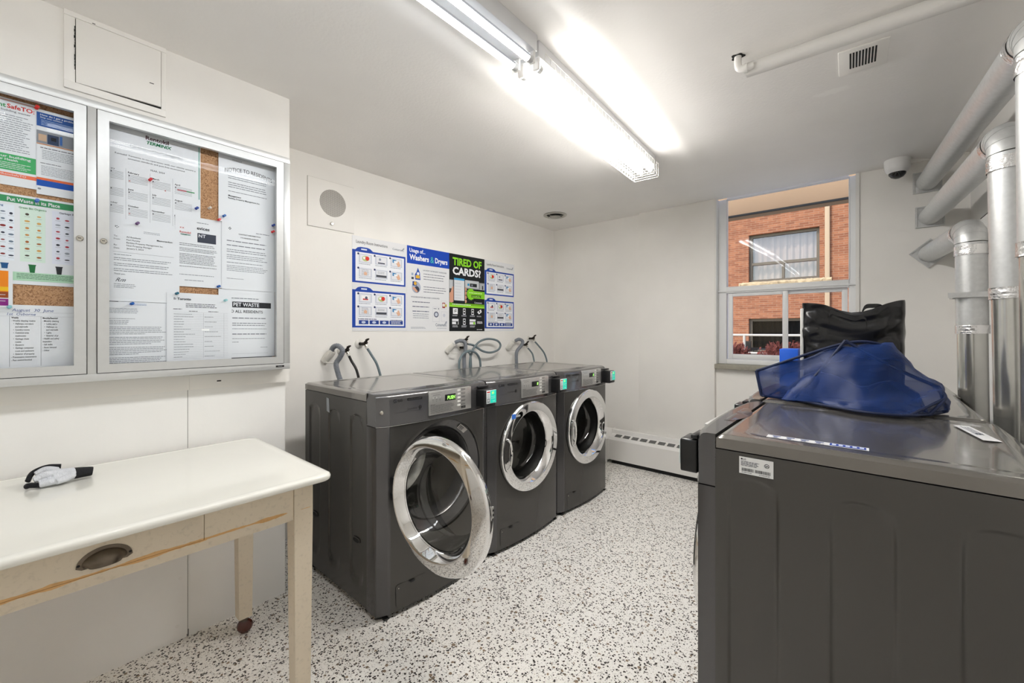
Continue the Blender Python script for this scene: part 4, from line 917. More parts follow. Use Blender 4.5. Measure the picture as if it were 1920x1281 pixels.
def make_front(hole=True):
    m = MB(); cz, R = 0.563, 0.262; Z0, Z1 = 0.022, 0.840; HB = 0.285
    n = 96; rows = []
    for k in range(n):
        t = 2 * PI * k / n; cy_, sz = math.cos(t), math.sin(t)
        L = 1e9
        if abs(cy_) > 1e-9: L = min(L, HB / abs(cy_))
        if sz > 1e-9: L = min(L, (Z1 - cz) / sz)
        if sz < -1e-9: L = min(L, (cz - Z0) / -sz)
        row = []
        for q in range(9):
            r = R + (L - R) * q / 8
            y, z = r * cy_, cz + r * sz
            row.append((fx(y) - (0.004 if q == 0 else 0), y, z))
        rows.append(row)
    m.grid(rows, body_m, closed_u=True)
    # corner wedges of the rectangle
    for sy in (-1, 1):
        for zz in (Z0, Z1):
            t0 = [row[-1] for row in rows]
            cand = sorted(t0, key=lambda p: (p[1] - sy * HB) ** 2 + (p[2] - zz) ** 2)[:2]
            m.face([cand[0], cand[1], (fx(HB), sy * HB, zz)], body_m)
    for sy in (-1, 1):
        col = [(0.098, sy * HB), (0.098, sy * 0.293), (0.0945, sy * 0.300), (0.075, sy * (HWD - 0.002)), (0.070, sy * HWD), (0.0, sy * HWD)]
        m.grid([[(x, y, Z0), (x, y, Z1)] for x, y in col], cap_m)
    o_ = outline()
    m.face([(x - 0.002, y, Z1) for x, y in o_] + [(0, HWD, Z1), (0, -HWD, Z1)], dark_m)
    m.face([(x, y, Z0) for x, y in o_] + [(0, HWD, Z0), (0, -HWD, Z0)], dark_m)
    m.box(-0.002, 0.0005, -HWD + 0.001, -HWD + 0.004, 0.03, 0.95, dark_m)
    return m
def make_fascia():
    m = MB(); n = 20
    prof = [(0.000, 0.8435), (-0.001, 0.846), (0.0015, 0.85), (0.0, 0.955), (0.003, 0.968), (0.010, 0.977), (0.02, 0.981), (0.034, 0.983)]
    rows = []
    for ins, z in prof:
        rows.append([(max(x - ins, 0.001), y if abs(y) < 0.29 else math.copysign(abs(y) - max(0, min(ins, 0.004)), y), z) for x, y in outline(n)])
    m.grid(rows, cap_m)
    top = rows[-1]
    m.grid([top, [(0.0005, y, 0.983) for x, y, z in top]], cap_m)
    for sy in (0, -1):
        m.grid([[rows[i][sy] for i in range(len(rows))], [(0.0005, rows[i][sy][1], rows[i][sy][2]) for i in range(len(rows))]], cap_m)
    m.face([(0, -HWD, 0.8435), (0, HWD, 0.8435), (0, HWD, 0.983), (0, -HWD, 0.983)], dark_m)
    # bright metal bead standing in for the highlight line under the fascia
    m.tube([(x + 0.0012, y, 0.8425) for x, y in outline(n)], 0.0016, lip_highlight, seg=6)
    for y in (-0.318,): m.lathe([(0.0085, 0), (0.0085, 0.003), (0.006, 0.005), (0.0005, 0.005)], nickel_m, origin=(0.083, y, 0.905), axis=(0.62, -0.78, 0), seg=18)
    return m
lip_highlight = mat('highlight_metal', (0.55, 0.55, 0.54), 0.25, metal=1.0)

def fascia_print(disp, dryer=False):
    m = MB(); P = Print(m, lambda u, v, n: (fx(u) + 0.0002 + n, u, v))
    P.disc(-0.262, 0.9515, 0.0085, ink('0d0d0f')); P.disc(-0.262, 0.9515, 0.0062, ink('55565a'), 2); P.rect(-0.2635, 0.9475, -0.2615, 0.9565, ink('0d0d0f'), 3); P.rect(-0.2635, 0.9475, -0.257, 0.949, ink('0d0d0f'), 3); P.disc(-0.266, 0.9555, 0.0012, ink('0d0d0f'), 3, seg=8)
    P.text('LG', -0.2485, 0.9455, 0.017, ink('0d0d0f'), bold=0.015)
    P.rect(-0.205, 0.9465, -0.128, 0.9575, ink('0c0c0d')); P.text('COMMERCIAL LAUNDRY', -0.2015, 0.9495, 0.007, ink('6a6a6c'), width=0.07)
    P.text('Direct Drive' if not dryer else 'Sensor Dry', -0.205, 0.906, 0.010, ink('131315'), width=0.05, shear=0.15); P.disc(-0.138, 0.911, 0.008, ink('131315')); P.disc(-0.138, 0.911, 0.0066, cap_m, 2); P.rect(-0.142, 0.9075, -0.134, 0.909, ink('131315'), 3)
    P.rect(-0.262, 0.8975, -0.125, 0.8982, ink('1a1a1c'))
    return m
def control_panel(disp, D=True):
    m = MB(); m.box(0.095, 0.1225, -0.093, 0.178, 0.862, 0.974, brushed_m, bev=0.0015)
    P = Print(m, lambda u, v, n: (0.1225 + n, u, v)); Kk = ink('1c1c1e'); Gd = ink('4c4c4e')
    P.text('Commercial Laundry System', -0.086, 0.963, 0.0058, Gd, width=0.07); P.lines(-0.07, -0.02, 0.958, 0.953, 1, Gd, h=0.0015)
    for i in range(3):
        u = -0.070 + i * 0.021; P.disc(u, 0.944, 0.0042, Gd, seg=12); P.disc(u, 0.944, 0.0034, ink('d8d8d4'), 2, seg=12); P.rect(u - 0.005, 0.933, u + 0.005, 0.9345, Kk); P.disc(u, 0.926, 0.0015, Kk, seg=8); P.disc(u, 0.938, 0.001, ink('ffffff'), 2, seg=6)
    P.lines(-0.085, 0.062, 0.908, 0.868, 8, Gd, h=0.0016)
    P.text('IMPORTANT', -0.085, 0.909, 0.005, Kk, bold=0.02)
    for r in range(5):
        P.rect(0.083, 0.959 - r * 0.0185, 0.104, 0.969 - r * 0.0185, ink('dcdcd8'), 1); P.lines(0.109, 0.138, 0.970 - r * 0.0185, 0.960 - r * 0.0185, 2, Kk, h=0.0018); P.disc(0.076, 0.964 - r * 0.0185, 0.001, ink('ffffff'), 2, seg=6)
    P.disc(0.157, 0.962, 0.0015, ink('d03a33'), 2, seg=8); P.disc(0.157, 0.95, 0.0012, Kk, 2, seg=8); P.disc(0.157, 0.938, 0.0012, Kk, 2, seg=8)
    P.rect(0.108, 0.870, 0.138, 0.882, Kk); P.text('LOAD', 0.112, 0.873, 0.007, ink('a0a09c'), lay=3, width=0.02)
    return m
green_led = mat('green_led', (0.30, 1.0, 0.12), 0.4, emis=1.6)
def display(disp):
    m = MB(); m.box(0.1222, 0.1238, 0.003, 0.071, 0.920, 0.951, black_m, bev=0.0006)
    P = Print(m, lambda u, v, n: (0.1239 + n, u, v)); P.text(disp, 0.0645, 0.9265, 0.024, green_led, align='r', width=0.014 * len(disp) * 0.85, bold=0.01, shear=0.08); P.rect(0.008, 0.93, 0.0095, 0.9315, ink('888888')); return m
def card_reader(t):
    m = MB(); m.box(0.09, 0.168, 0.232, 0.318, 0.858, 0.952, black_m, bev=0.006, seg=3); m.box(0.09, 0.120, 0.236, 0.314, 0.955, 0.966, black_m, bev=0.002)
    r = m.obj('card_reader', t)
    s = MB(); s.box(0.1675, 0.1700, 0.244, 0.318, 0.878, 0.948, ink('e4e8ea'), bev=0.0008)
    P = Print(s, lambda u, v, n: (0.1701 + n, u, v)); tl = mat('screen_teal', '18b39c', 0.3, emis=0.55)
    P.rect(0.272, 0.880, 0.317, 0.946, tl); P.rect(0.247, 0.936, 0.270, 0.942, RED); P.lines(0.248, 0.268, 0.93, 0.908, 3, G3, lay=2); P.rect(0.249, 0.886, 0.266, 0.905, ink('5a5d66'), 2); P.rect(0.252, 0.889, 0.263, 0.902, ink('cfd4d8'), 3)
    P.text('81', 0.284, 0.927, 0.018, mat('screen_lime', 'b8e84a', 0.3, emis=0.8), bold=0.02); P.lines(0.278, 0.312, 0.918, 0.90, 2, ink('bff0e8'), lay=3); P.text('TAP', 0.288, 0.886, 0.010, ink('d8fff6'), lay=3)
    s.obj('screen', r, recalc=False)
def door_mesh(off=0.0, deep=True):
    """disc in the YZ plane: hinge at the origin, disc centre at y=+0.272; outer face +x"""
    m = MB(); R, cy_ = 0.272, 0.272; r = 0.222 if off else 0.212; N = 72
    def ringp(rad, x, oy=0.0): return [(x, cy_ + oy + rad * math.cos(2 * PI * i / N), rad * math.sin(2 * PI * i / N)) for i in range(N)]
    rows = [ringp(R - 0.012, -0.022), ringp(R - 0.001, -0.014), ringp(R, -0.004), ringp(R - 0.005, 0.006), ringp(R - 0.010, 0.0085), ringp(R - 0.0105, 0.0086), ringp(R - 0.013, 0.0092), ringp(r + 0.008, 0.0125, off), ringp(r + 0.0055, 0.0127, off), ringp(r + 0.005, 0.0125, off), ringp(r, 0.009, off), ringp(r - 0.022, -0.022, off), ringp(r - 0.026, -0.03, off), ringp(R - 0.03, -0.034)]
    m.grid(rows, chrome_m, closed_v=True)
    m.grid([ringp(R - 0.012, -0.022), ringp(R - 0.035, -0.034), ringp(r - 0.026, -0.036, off)], rubber_m, closed_v=True)
    return m, r, off, cy_
def bowl_mesh(r, off, cy_):
    g = MB(); N = 64; rows = []
    r0 = r - 0.024
    for k in range(11):
        a_ = k / 10; rad = r0 * (1 - 0.28 * a_ ** 1.6) if a_ < 0.7 else r0 * (0.84 - (a_ - 0.7) * 1.5)
        rows.append((rad, -0.024 - 0.105 * math.sin(a_ * PI / 2) ** 0.9))
    rows.append((rows[-1][0] * 0.5, -0.132)); rows.append((0.001, -0.134))
    P = [[(x, cy_ + off + rad * math.cos(2 * PI * i / N), rad * math.sin(2 * PI * i / N)) for i in range(N)] for rad, x in rows]
    g.grid(P, bowl_m, closed_v=True)
    return g

def make_machine(name, label, cat, group, loc, rz, D, disp, door='closed', dryer=False):
    t = empty(name, loc, rz); tag(t, label, cat, group)
    make_cabinet_mesh(D).obj('cabinet', t, recalc=True, sharp=40)
    make_lid(D).obj('top_panel', t, sharp=45)
    fr = make_front().obj('front_panel', t, sharp=40)
    fa = make_fascia().obj('fascia', t, sharp=50)
    fascia_print(disp, dryer).obj('maker_badge', fa, recalc=False, sharp=None)
    cp = control_panel(disp).obj('control_panel', t, recalc=False, sharp=30)
    display(disp).obj('display', cp, recalc=False, sharp=None)
    card_reader(t)
    # opening
    m = MB(); cz = 0.563
    m.lathe([(0.264, 0.098), (0.262, 0.088), (0.235, 0.066), (0.225, 0.06), (0.216, 0.066), (0.208, 0.055), (0.20, 0.02), (0.197, -0.01)], cap_m if door == 'open' else rubber_m, axis=(1, 0, 0), origin=(0, 0, cz), seg=64)
    gk = m.obj('gasket', t)
    m = MB(); m.lathe([(0.21, 0.0), (0.235, -0.01), (0.24, -0.33), (0.20, -0.36), (0.0005, -0.37)], steel_m, axis=(1, 0, 0), origin=(0, 0, cz), seg=48)
    for k in range(3):
        a_ = k * 2 * PI / 3 + 0.5; m.tube([(-0.03, 0.222 * math.cos(a_), cz + 0.222 * math.sin(a_)), (-0.30, 0.222 * math.cos(a_), cz + 0.222 * math.sin(a_))], 0.022, steel_m, seg=10)
    m.obj('drum', t)
    # lower hatch
    m = MB()
    if not dryer:
        P_ = lambda y, z, n=0.0: (fx(y) + 0.0016 + n, y, z)
        def rr(y0, y1, z0, z1, r, n_):
            pts = []
            for cx_, cz_, a0 in ((y1 - r, z1 - r, 0), (y0 + r, z1 - r, PI / 2), (y0 + r, z0 + r, PI), (y1 - r, z0 + r, 1.5 * PI)):
                for k in range(4): pts.append((cx_ + r * math.cos(a0 + k * PI / 6), cz_ + r * math.sin(a0 + k * PI / 6)))
            return pts
        o1 = rr(-0.262, -0.108, 0.040, 0.138, 0.012, 0); o2 = rr(-0.260, -0.110, 0.042, 0.136, 0.011, 0)
        m.face([(fx(y) + 0.0006, y, z) for y, z in o1], dark_m); m.face([(fx(y) + 0.0016, y, z) for y, z in o2], body_m)
        m.grid([[(fx(y) + 0.0006, y, z) for y, z in o2], [(fx(y) + 0.0016, y, z) for y, z in o2]], body_m, closed_v=True)
        m.box(0.116, 0.1172, -0.195, -0.170, 0.124, 0.134, dark_m)
        m.lathe([(0.003, 0), (0.0025, 0.002), (0.0003, 0.003)], nickel_m, axis=(1, 0, 0), origin=(0.1035, -0.247, 0.119), seg=12)
        m.obj('service_hatch', t, sharp=30)
    else: m.bm.free()
    for sy in (-1, 1):
        for x in (0.045, -D + 0.05):
            m = MB(); m.lathe([(0.026, 0.0), (0.026, 0.008), (0.012, 0.012), (0.011, 0.031)], rubber_m, origin=(x, sy * 0.30, 0), seg=18, cap0=True)
            m.box(x - 0.008, x + 0.05 if x > 0 else x + 0.01, sy * 0.30 - 0.012, sy * 0.30 + 0.012, 0.0, 0.008, rubber_m, bev=0.002)
            m.obj('foot', t)
    # door
    if door == 'open':
        m, r, off, cy_ = door_mesh(-0.035); d = m.obj('door', t, loc=(0.125, -0.285, 0.570), rot=(0, 0, math.radians(-86)), sharp=40)
        bowl_mesh(r, off, cy_).obj('door_glass', d)
        m = MB(); m.box(-0.016, -0.007, 0.539, 0.5455, 0.02, 0.062, brushed_m, bev=0.002); m.box(-0.015, -0.008, 0.5445, 0.5462, 0.028, 0.036, black_m); m.box(-0.015, -0.008, 0.5445, 0.5462, 0.045, 0.053, black_m); m.obj('latch', d)
        m = MB(); m.box(-0.02, 0.0, -0.03, 0.02, -0.05, -0.02, black_m, bev=0.003); m.obj('hinge', d)
        m = MB(); m.box(-0.02, 0.0, -0.03, 0.02, 0.02, 0.05, black_m, bev=0.003); m.obj('hinge', d)
    else:
        m, r, off, cy_ = door_mesh(0.0)
        # hinge on +y side: mirror so handle sits at -y
        for v_ in m.bm.verts: v_.co.y = -v_.co.y
        d = m.obj('door', t, loc=(0.123, 0.272, 0.563), sharp=40)
        g = bowl_mesh(r, off, cy_)
        for v_ in g.bm.verts: v_.co.y = -v_.co.y
        g.obj('door_glass', d)
        m = MB(); N = 36; hy = -0.503
        def ov(a_, b_, x): return [(x, hy + a_ * math.cos(2 * PI * i / N), -0.008 + b_ * math.sin(2 * PI * i / N)) for i in range(N)]
        m.grid([ov(0.038, 0.096, 0.009), ov(0.037, 0.093, 0.017), ov(0.030, 0.083, 0.018), ov(0.027, 0.078, 0.012)], chrome_m, closed_v=True)
        rec = [ov(0.027, 0.078, 0.012), ov(0.025, 0.074, 0.004), ov(0.015, 0.05, 0.0)]
        m.grid(rec, cap_m, closed_v=True); m.face(rec[-1], cap_m)
        m.obj('handle', d)
    # scoop on the top front edge
    m = MB(); N = 26; rows = []
    cyc, hwid = -0.02 if not dryer else 0.0, 0.13
    for i in range(N + 1):
        u = -1 + 2 * i / N; y = cyc + hwid * u; bump = (1 - u * u)
        rows.append([(0.050, y, 0.9836), (0.034 - 0.0 * bump, y, 0.9836 + 0.0085 * bump), (0.020 - 0.012 * bump, y, 0.9836 + 0.0045 * bump), (0.012 - 0.030 * bump, y, 0.9834)])
    m.grid(rows, cap_m); m.obj('top_grip', fa)
    if dryer:                                  # shallower front shell than the washers
        def squash(o):
            if o.name.startswith('door'):
                o.location.x *= 0.6; return
            if o.type == 'MESH' and not o.name.startswith('foot'):
                for v_ in o.data.vertices:
                    if v_.co.x > 0: v_.co.x *= 0.6
            for ch in o.children: squash(ch)
        for ch in t.children: squash(ch)
    return t

WX = -1.692
wg = 'front-loading washers along the posters wall'
w1 = make_machine('washing_machine', 'nearest graphite washer with its round door swung open, display reading PUSH', 'washing machine', wg, (WX, 1.3235, 0), 0, 0.622, 'PUSH', door='open')
w2 = make_machine('washing_machine', 'middle closed graphite washer with blue tape on its chrome door', 'washing machine', wg, (WX, 2.008, 0), 0, 0.622, '8')
w3 = make_machine('washing_machine', 'closed graphite washer at far end beside the baseboard heater', 'washing machine', wg, (WX, 2.693, 0), 0, 0.622, '3')
# blue tape on door of washer 2, blue-white label on washer 1 opening, clear tape on washer 1 side
m = MB(); m.box(0.1368, 0.1375, -0.20, -0.165, 0.755, 0.782, mat('blue_tape', '2f6fd0', 0.4)); m.box(0.1368, 0.1372, -0.168, -0.125, 0.762, 0.772, mat('clear_tape', 'c0c2c0', 0.3)); m.obj('blue_tape', w2)
m = MB(); P = Print(m, lambda u, v, n: (0.084 + n, 0.245 * math.cos(0) * 0 + u, v))
def arc_lab(u, v): 
    a_ = 1.02 - u; rr_ = 0.236 + v; return (0.0765 + v * 0.55, rr_ * math.cos(a_), 0.563 + rr_ * math.sin(a_))
lab = mat('label_silver', (0.55, 0.55, 0.53), 0.5)
m.grid([[arc_lab(i * 0.03, -0.002), arc_lab(i * 0.03, 0.022)] for i in range(9)], lab, smooth=False)
for k in range(3): 
    m.face([tuple(c + (0.0008 if i == 0 else 0) for i, c in enumerate(arc_lab(a_, b_))) for a_, b_ in ((0.02, 0.001 + k * 0.006), (0.15, 0.001 + k * 0.006), (0.15, 0.004 + k * 0.006), (0.02, 0.004 + k * 0.006))], K)
m.obj('warning_label', w1)
m = MB(); m.face([(-0.375, -HWD - 0.0008, 0.86), (-0.345, -HWD - 0.0008, 0.855), (-0.352, -HWD - 0.0008, 0.925), (-0.378, -HWD - 0.0008, 0.928)], mat('grey_tape', '8d9298', 0.3)); m.obj('tape_strip', w1)

DX = -0.317
dg = 'front-loading dryers along the right wall'
d1 = make_machine('tumble_dryer', 'nearest graphite dryer at right foreground with rating label on its side', 'dryer', dg, (DX, 1.5475, 0), PI, 0.605, '0', dryer=True)
d2 = make_machine('tumble_dryer', 'graphite dryer directly behind the nearest one, partly under the blue mesh bag', 'dryer', dg, (DX - 0.015, 2.245, 0.004), PI, 0.605, '0', dryer=True)
d3 = make_machine('tumble_dryer', 'farthest graphite dryer beneath the black tote bag near the window', 'dryer', dg, (DX, 2.935, 0), PI, 0.605, '0', dryer=True)
# rating label on dryer 1 (its +y side faces the camera; local x reversed)
m = MB(); L0, L1 = -0.060, -0.134       # local x ; world = DX - x
yy = HWD + 0.0012
def pl(u, v, n): return (-0.058 - u, yy + n, 0.893 + v)
m.box(-0.134, -0.058, HWD, yy, 0.893, 0.936, mat('label_white', (0.74, 0.75, 0.75), 0.4)); P = Print(m, pl)
P.disc(0.006, 0.0375, 0.0022, K); P.text('LG', 0.0095, 0.0355, 0.0055, K, bold=0.02); P.lines(0.004, 0.046, 0.033, 0.020, 4, K, h=0.0016); P.disc(0.062, 0.029, 0.0055, K); P.disc(0.062, 0.029, 0.0042, MATS['label_white'], 2); P.text('SA', 0.0625, 0.0267, 0.006, K, lay=3, bold=0.03, align='c')
rb = random.Random(5); u = 0.006
while u < 0.032: wv = rb.uniform(0.0004, 0.0011); P.rect(u, 0.007, u + wv, 0.015, K); u += wv + rb.uniform(0.0004, 0.0009)
u = 0.036
while u < 0.070: wv = rb.uniform(0.0004, 0.0011); P.rect(u, 0.007, u + wv, 0.015, K); u += wv + rb.uniform(0.0004, 0.0009)
P.lines(0.006, 0.03, 0.0055, 0.002, 1, K, h=0.0012); P.lines(0.045, 0.07, 0.0055, 0.002, 1, K, h=0.0012)
m.obj('rating_label', d1, recalc=False)
# instruction strip on the dryer top (world coords -> local: x' = DX-x ; y' = 1.5475-y)
def top_place(ox, oy, ang):
    ca, sa = math.cos(ang), math.sin(ang)
    def p(u, v, n):
        X_, Y_ = ox + u * ca - v * sa, oy + u * sa + v * ca
        return (DX - X_, 1.5475 - Y_, 0.9832 + n)
    return p
m = MB(); P = Print(m, top_place(-0.208, 1.262, 0.015)); st_w = mat('strip_white', (0.76, 0.77, 0.79), 0.35)
P.rect(0, 0, 0.205, 0.032, st_w)
for i in range(4):
    u = 0.012 + i * 0.030; P.rect(u, 0.019, u + 0.018, 0.026, ink('3c4a86'), 2); P.rect(u + 0.003, 0.006, u + 0.012, 0.016, ink('7c86a6'), 2); P.lines(u, u + 0.02, 0.006, 0.001, 1, K, lay=2, h=0.002)
P.rect(0.132, 0.004, 0.200, 0.028, ink('1d3f9c'), 2)
for i in range(5): P.rect(0.136 + i * 0.013, 0.009, 0.144 + i * 0.013, 0.023, ink('cdd6ee'), 3)
m.obj('instruction_strip', d1, recalc=False)
m = MB(); P = Print(m, top_place(0.249, 1.585, math.radians(99))); P.rect(0, 0, 0.205, 0.034, st_w); P.lines(0.07, 0.19, 0.026, 0.008, 3, G2, lay=2, h=0.003); P.disc(0.085, 0.016, 0.008, G2, 3); m.obj('caution_sticker', d1, recalc=False)

# ================================================================ TAPS AND HOSES on laundry wall
def tap(y, z, label, big=False):
    t = empty('water_tap', (XB, y, z)); tag(t, label, 'tap', 'wall taps behind the washers')
    m = MB(); r = 0.032 if big else 0.024
    m.lathe([(r, 0.0), (r, 0.004), (r * 0.6, 0.010), (0.012, 0.012)], pvc_m, axis=(1, 0, 0), origin=(0, -0.014, 0.004), seg=32); m.obj('escutcheon', t)
    m = MB(); m.tube([(0.005, -0.012, 0.004), (0.035, -0.004, 0.004), (0.06, 0.002, 0.006)], [0.009, 0.011, 0.012], valve_m, seg=14)
    m.tube([(0.05, 0.0, 0.006), (0.062, 0.006, 0.018)], 0.013, valve_m, seg=14); m.obj('valve_body', t)
    m = MB(); m.tube([(0.062, 0.006, 0.020), (0.066, 0.010, 0.030)], 0.005, valve_m, seg=10); m.tube([(0.060, 0.0, 0.028), (0.068, 0.010, 0.034), (0.074, 0.02, 0.040)], [0.006, 0.008, 0.004], valve_m, seg=10); m.obj('handle', t)
    m = MB(); m.tube([(0.055, 0.003, -0.002), (0.062, 0.010, -0.020)], 0.010, nickel_m, seg=14); m.tube([(0.060, 0.009, -0.016), (0.064, 0.012, -0.028)], 0.012, pvc_m, seg=12); m.obj('spout', t)
    return (XB + 0.064, y + 0.012, z - 0.028)
def hose(name, label, pts, r, mt, cat='hose', corr=False, seg=14, n=10):
    path = smooth_path(pts, n)
    if corr:
        L = [0.0]
        for i in range(1, len(path)): L.append(L[-1] + (path[i] - path[i - 1]).length)
        tot = L[-1]; N = int(tot / 0.0022); P2 = []; j = 0
        for k in range(N + 1):
            s_ = tot * k / N
            while j < len(L) - 2 and L[j + 1] < s_: j += 1
            f = (s_ - L[j]) / max(1e-9, L[j + 1] - L[j]); P2.append(path[j].lerp(path[j + 1], f))
        R = [r + 0.0012 * (1 if (k // 2) % 2 else -1) for k in range(len(P2))]
        m = MB(); m.tube(P2, R, mt, seg=seg); o = m.obj(name, sharp=None)
    else:
        m = MB(); m.tube(path, r, mt, seg=seg); o = m.obj(name, sharp=None)
    tag(o, label, cat, 'hoses behind the washers'); return o
xw = XB
e = tap(1.379, 1.124, 'small dark tap above the nearest washer with black hose')
hose('water_hose', 'short black rubber hose running down behind the nearest washer', [e, (xw + 0.072, 1.405, 1.06), (xw + 0.10, 1.425, 1.0), (xw + 0.12, 1.44, 0.9)], 0.0085, blackhose_m)
e = tap(1.512, 1.168, 'tap with big round escutcheon below the left poster corner', True)
hose('water_hose', 'straight grey hose descending from the tap with round escutcheon', [e, (xw + 0.075, 1.545, 1.10), (xw + 0.10, 1.575, 1.03), (xw + 0.12, 1.60, 0.92)], 0.0085, hose_m)
hose('drain_hose', 'grey corrugated drain hose hooked over a pipe, leftmost on the wall', [(xw + 0.03, 1.283, 1.115), (xw + 0.055, 1.288, 1.155), (xw + 0.085, 1.305, 1.165), (xw + 0.105, 1.325, 1.135), (xw + 0.09, 1.315, 1.09), (xw + 0.075, 1.298, 1.05), (xw + 0.085, 1.305, 0.99), (xw + 0.12, 1.32, 0.90)], 0.0155, corr_m, corr=True)
def drain(y, z, label, tilt=0.0):
    t = empty('drain_stub', (XB, y, z)); tag(t, label, 'drain pipe', 'drain stubs behind the washers')
    m = MB(); m.tube([(0.0, -0.03, -0.04), (0.03, -0.01, -0.0), (0.05, 0.004, 0.025)], [0.024, 0.024, 0.021], pvc_m, seg=20); m.obj('pipe', t)
    m = MB(); m.tube([(0.035, -0.035, -0.045), (0.06, -0.004, -0.052), (0.07, 0.03, -0.05)], 0.004, pvc_m, seg=8); m.obj('tie', t)
drain(1.285, 1.105, 'taped white drain stub at left, under the corrugated hose')
# middle set
drain(2.315, 1.125, 'taped drain stub in the middle hose cluster')
hose('drain_hose', 'grey corrugated drain hose in the middle cluster', [(xw + 0.045, 2.335, 1.165), (xw + 0.07, 2.37, 1.18), (xw + 0.09, 2.405, 1.165), (xw + 0.09, 2.412, 1.11), (xw + 0.085, 2.40, 1.04), (xw + 0.10, 2.39, 0.94)], 0.0155, corr_m, corr=True)
e = tap(2.44, 1.115, 'low dark tap in the middle hose cluster')
hose('water_hose', 'thin straight grey hose dropping from the low middle tap', [e, (xw + 0.08, 2.468, 1.07), (xw + 0.085, 2.478, 1.03), (xw + 0.09, 2.48, 0.93)], 0.008, hose_m)
hose('water_hose', 'grey hose bent into a low arch behind the middle washer', [(xw + 0.135, 2.30, 0.93), (xw + 0.14, 2.30, 1.02), (xw + 0.145, 2.34, 1.075), (xw + 0.145, 2.41, 1.095), (xw + 0.145, 2.48, 1.075), (xw + 0.14, 2.53, 1.02), (xw + 0.135, 2.55, 0.93)], 0.0095, hose_m)
e = tap(2.452, 1.178, 'upper tap in the middle hose cluster')
hose('water_hose', 'grey hose coiled in one big free loop against the wall', [e, (xw + 0.07, 2.53, 1.135), (xw + 0.085, 2.62, 1.085), (xw + 0.09, 2.72, 1.068), (xw + 0.09, 2.82, 1.09), (xw + 0.085, 2.855, 1.135), (xw + 0.08, 2.81, 1.175), (xw + 0.075, 2.70, 1.19), (xw + 0.075, 2.60, 1.17), (xw + 0.09, 2.52, 1.125), (xw + 0.11, 2.47, 1.085), (xw + 0.112, 2.445, 1.02), (xw + 0.112, 2.44, 0.93)], 0.0095, hose_m)
# far set
drain(3.075, 1.125, 'taped drain stub behind the far washer')
hose('drain_hose', 'grey corrugated drain hose hooked behind the far washer', [(xw + 0.045, 3.115, 1.165), (xw + 0.06, 3.155, 1.180), (xw + 0.085, 3.18, 1.16), (xw + 0.09, 3.155, 1.12), (xw + 0.09, 3.09, 1.07), (xw + 0.10, 3.065, 1.02), (xw + 0.11, 3.06, 0.93)], 0.0155, corr_m, corr=True)
e = tap(3.275, 1.118, 'low tap behind the far washer')
hose('water_hose', 'short grey hose below the low tap behind the far washer', [e, (xw + 0.075, 3.315, 1.06), (xw + 0.09, 3.335, 1.02), (xw + 0.11, 3.34, 0.93)], 0.008, hose_m)
e = tap(3.392, 1.180, 'highest tap nearest the room corner')
hose('water_hose', 'curved grey hose closest to the room corner', [e, (xw + 0.075, 3.45, 1.11), (xw + 0.09, 3.52, 1.04), (xw + 0.11, 3.54, 0.97), (xw + 0.12, 3.54, 0.92)], 0.0085, hose_m)

# ================================================================ TABLE
T = 0.785
tb = empty('kitchen_table', (-1.74, 0.05, 0)); tag(tb, 'cream enamel-topped kitchen table with drawer and worn painted legs', 'table')
tx, ty = -1.74, 0.05
def rrect(x0, x1, y0, y1, r, n=8):
    pts = []
    for cx_, cy_, a0 in ((x1 - r, y1 - r, 0), (x0 + r, y1 - r, PI / 2), (x0 + r, y0 + r, PI), (x1 - r, y0 + r, 1.5 * PI)):
        for k in range(n + 1): a_ = a0 + k * PI / 2 / n; pts.append((cx_ + r * math.cos(a_), cy_ + r * math.sin(a_)))
    return pts
m = MB(); X0, X1, Y0, Y1 = -2.108, -1.362, -0.56, 0.672
rows = []
for ins, z in ((0.012, T - 0.020), (0.002, T - 0.020), (0.0, T - 0.017), (-0.001, T - 0.008), (0.0015, T - 0.002), (0.006, T), (0.02, T + 0.0003), (0.03, T - 0.0003)):
    rows.append([(x - tx, y - ty, z) for x, y in rrect(X0 + ins, X1 - ins, Y0 + ins, Y1 - ins, 0.036)])
m.grid(rows, enamel_m, closed_v=True); m.face(rows[-1], enamel_m); m.face(list(reversed(rows[0])), enamel_m)
m.obj('table_top', tb, sharp=60)
# legs
def leg(xc, yc, label=None, wheel=True):
    m = MB(); w0, w1 = 0.029, 0.024; z0 = 0.072
    rows = [[(xc - tx + sx * w_, yc - ty + sy * w_, z) for sx, sy in ((-1, -1), (1, -1), (1, 1), (-1, 1))] for w_, z in ((w1, z0), (w0, T - 0.14), (w0, T - 0.019))]
    m.grid(rows, twood_m, closed_v=True, smooth=False); m.face(rows[0], twood_m)
    l = m.obj('leg', tb)
    q = MB(); q.lathe([(0.014, 0.055), (0.014, 0.074)], cup_m, origin=(xc - tx, yc - ty, 0), seg=16)
    q.lathe([(0.0005, -0.018), (0.014, -0.017), (0.026, -0.010), (0.0295, 0.0), (0.026, 0.010), (0.014, 0.017), (0.0005, 0.018)], ball_m, origin=(xc - tx, yc - ty + 0.004, 0.0295), axis=(0.93, -0.36, 0.0), seg=28)
    q.obj('caster', l)
leg(-1.436, 0.592); leg(-1.985, 0.592); leg(-1.436, -0.49); leg(-1.985, -0.49)
m = MB()
m.box(-1.432 - tx, -1.412 - tx, -0.46 - ty, -0.41 - ty, T - 0.135, T - 0.019, twood_m); m.box(-1.432 - tx, -1.412 - tx, 0.325 - ty, 0.562 - ty, T - 0.135, T - 0.019, twood_m)
m.box(-1.432 - tx, -1.412 - tx, -0.41 - ty, 0.325 - ty, T - 0.135, T - 0.108, twood_m)
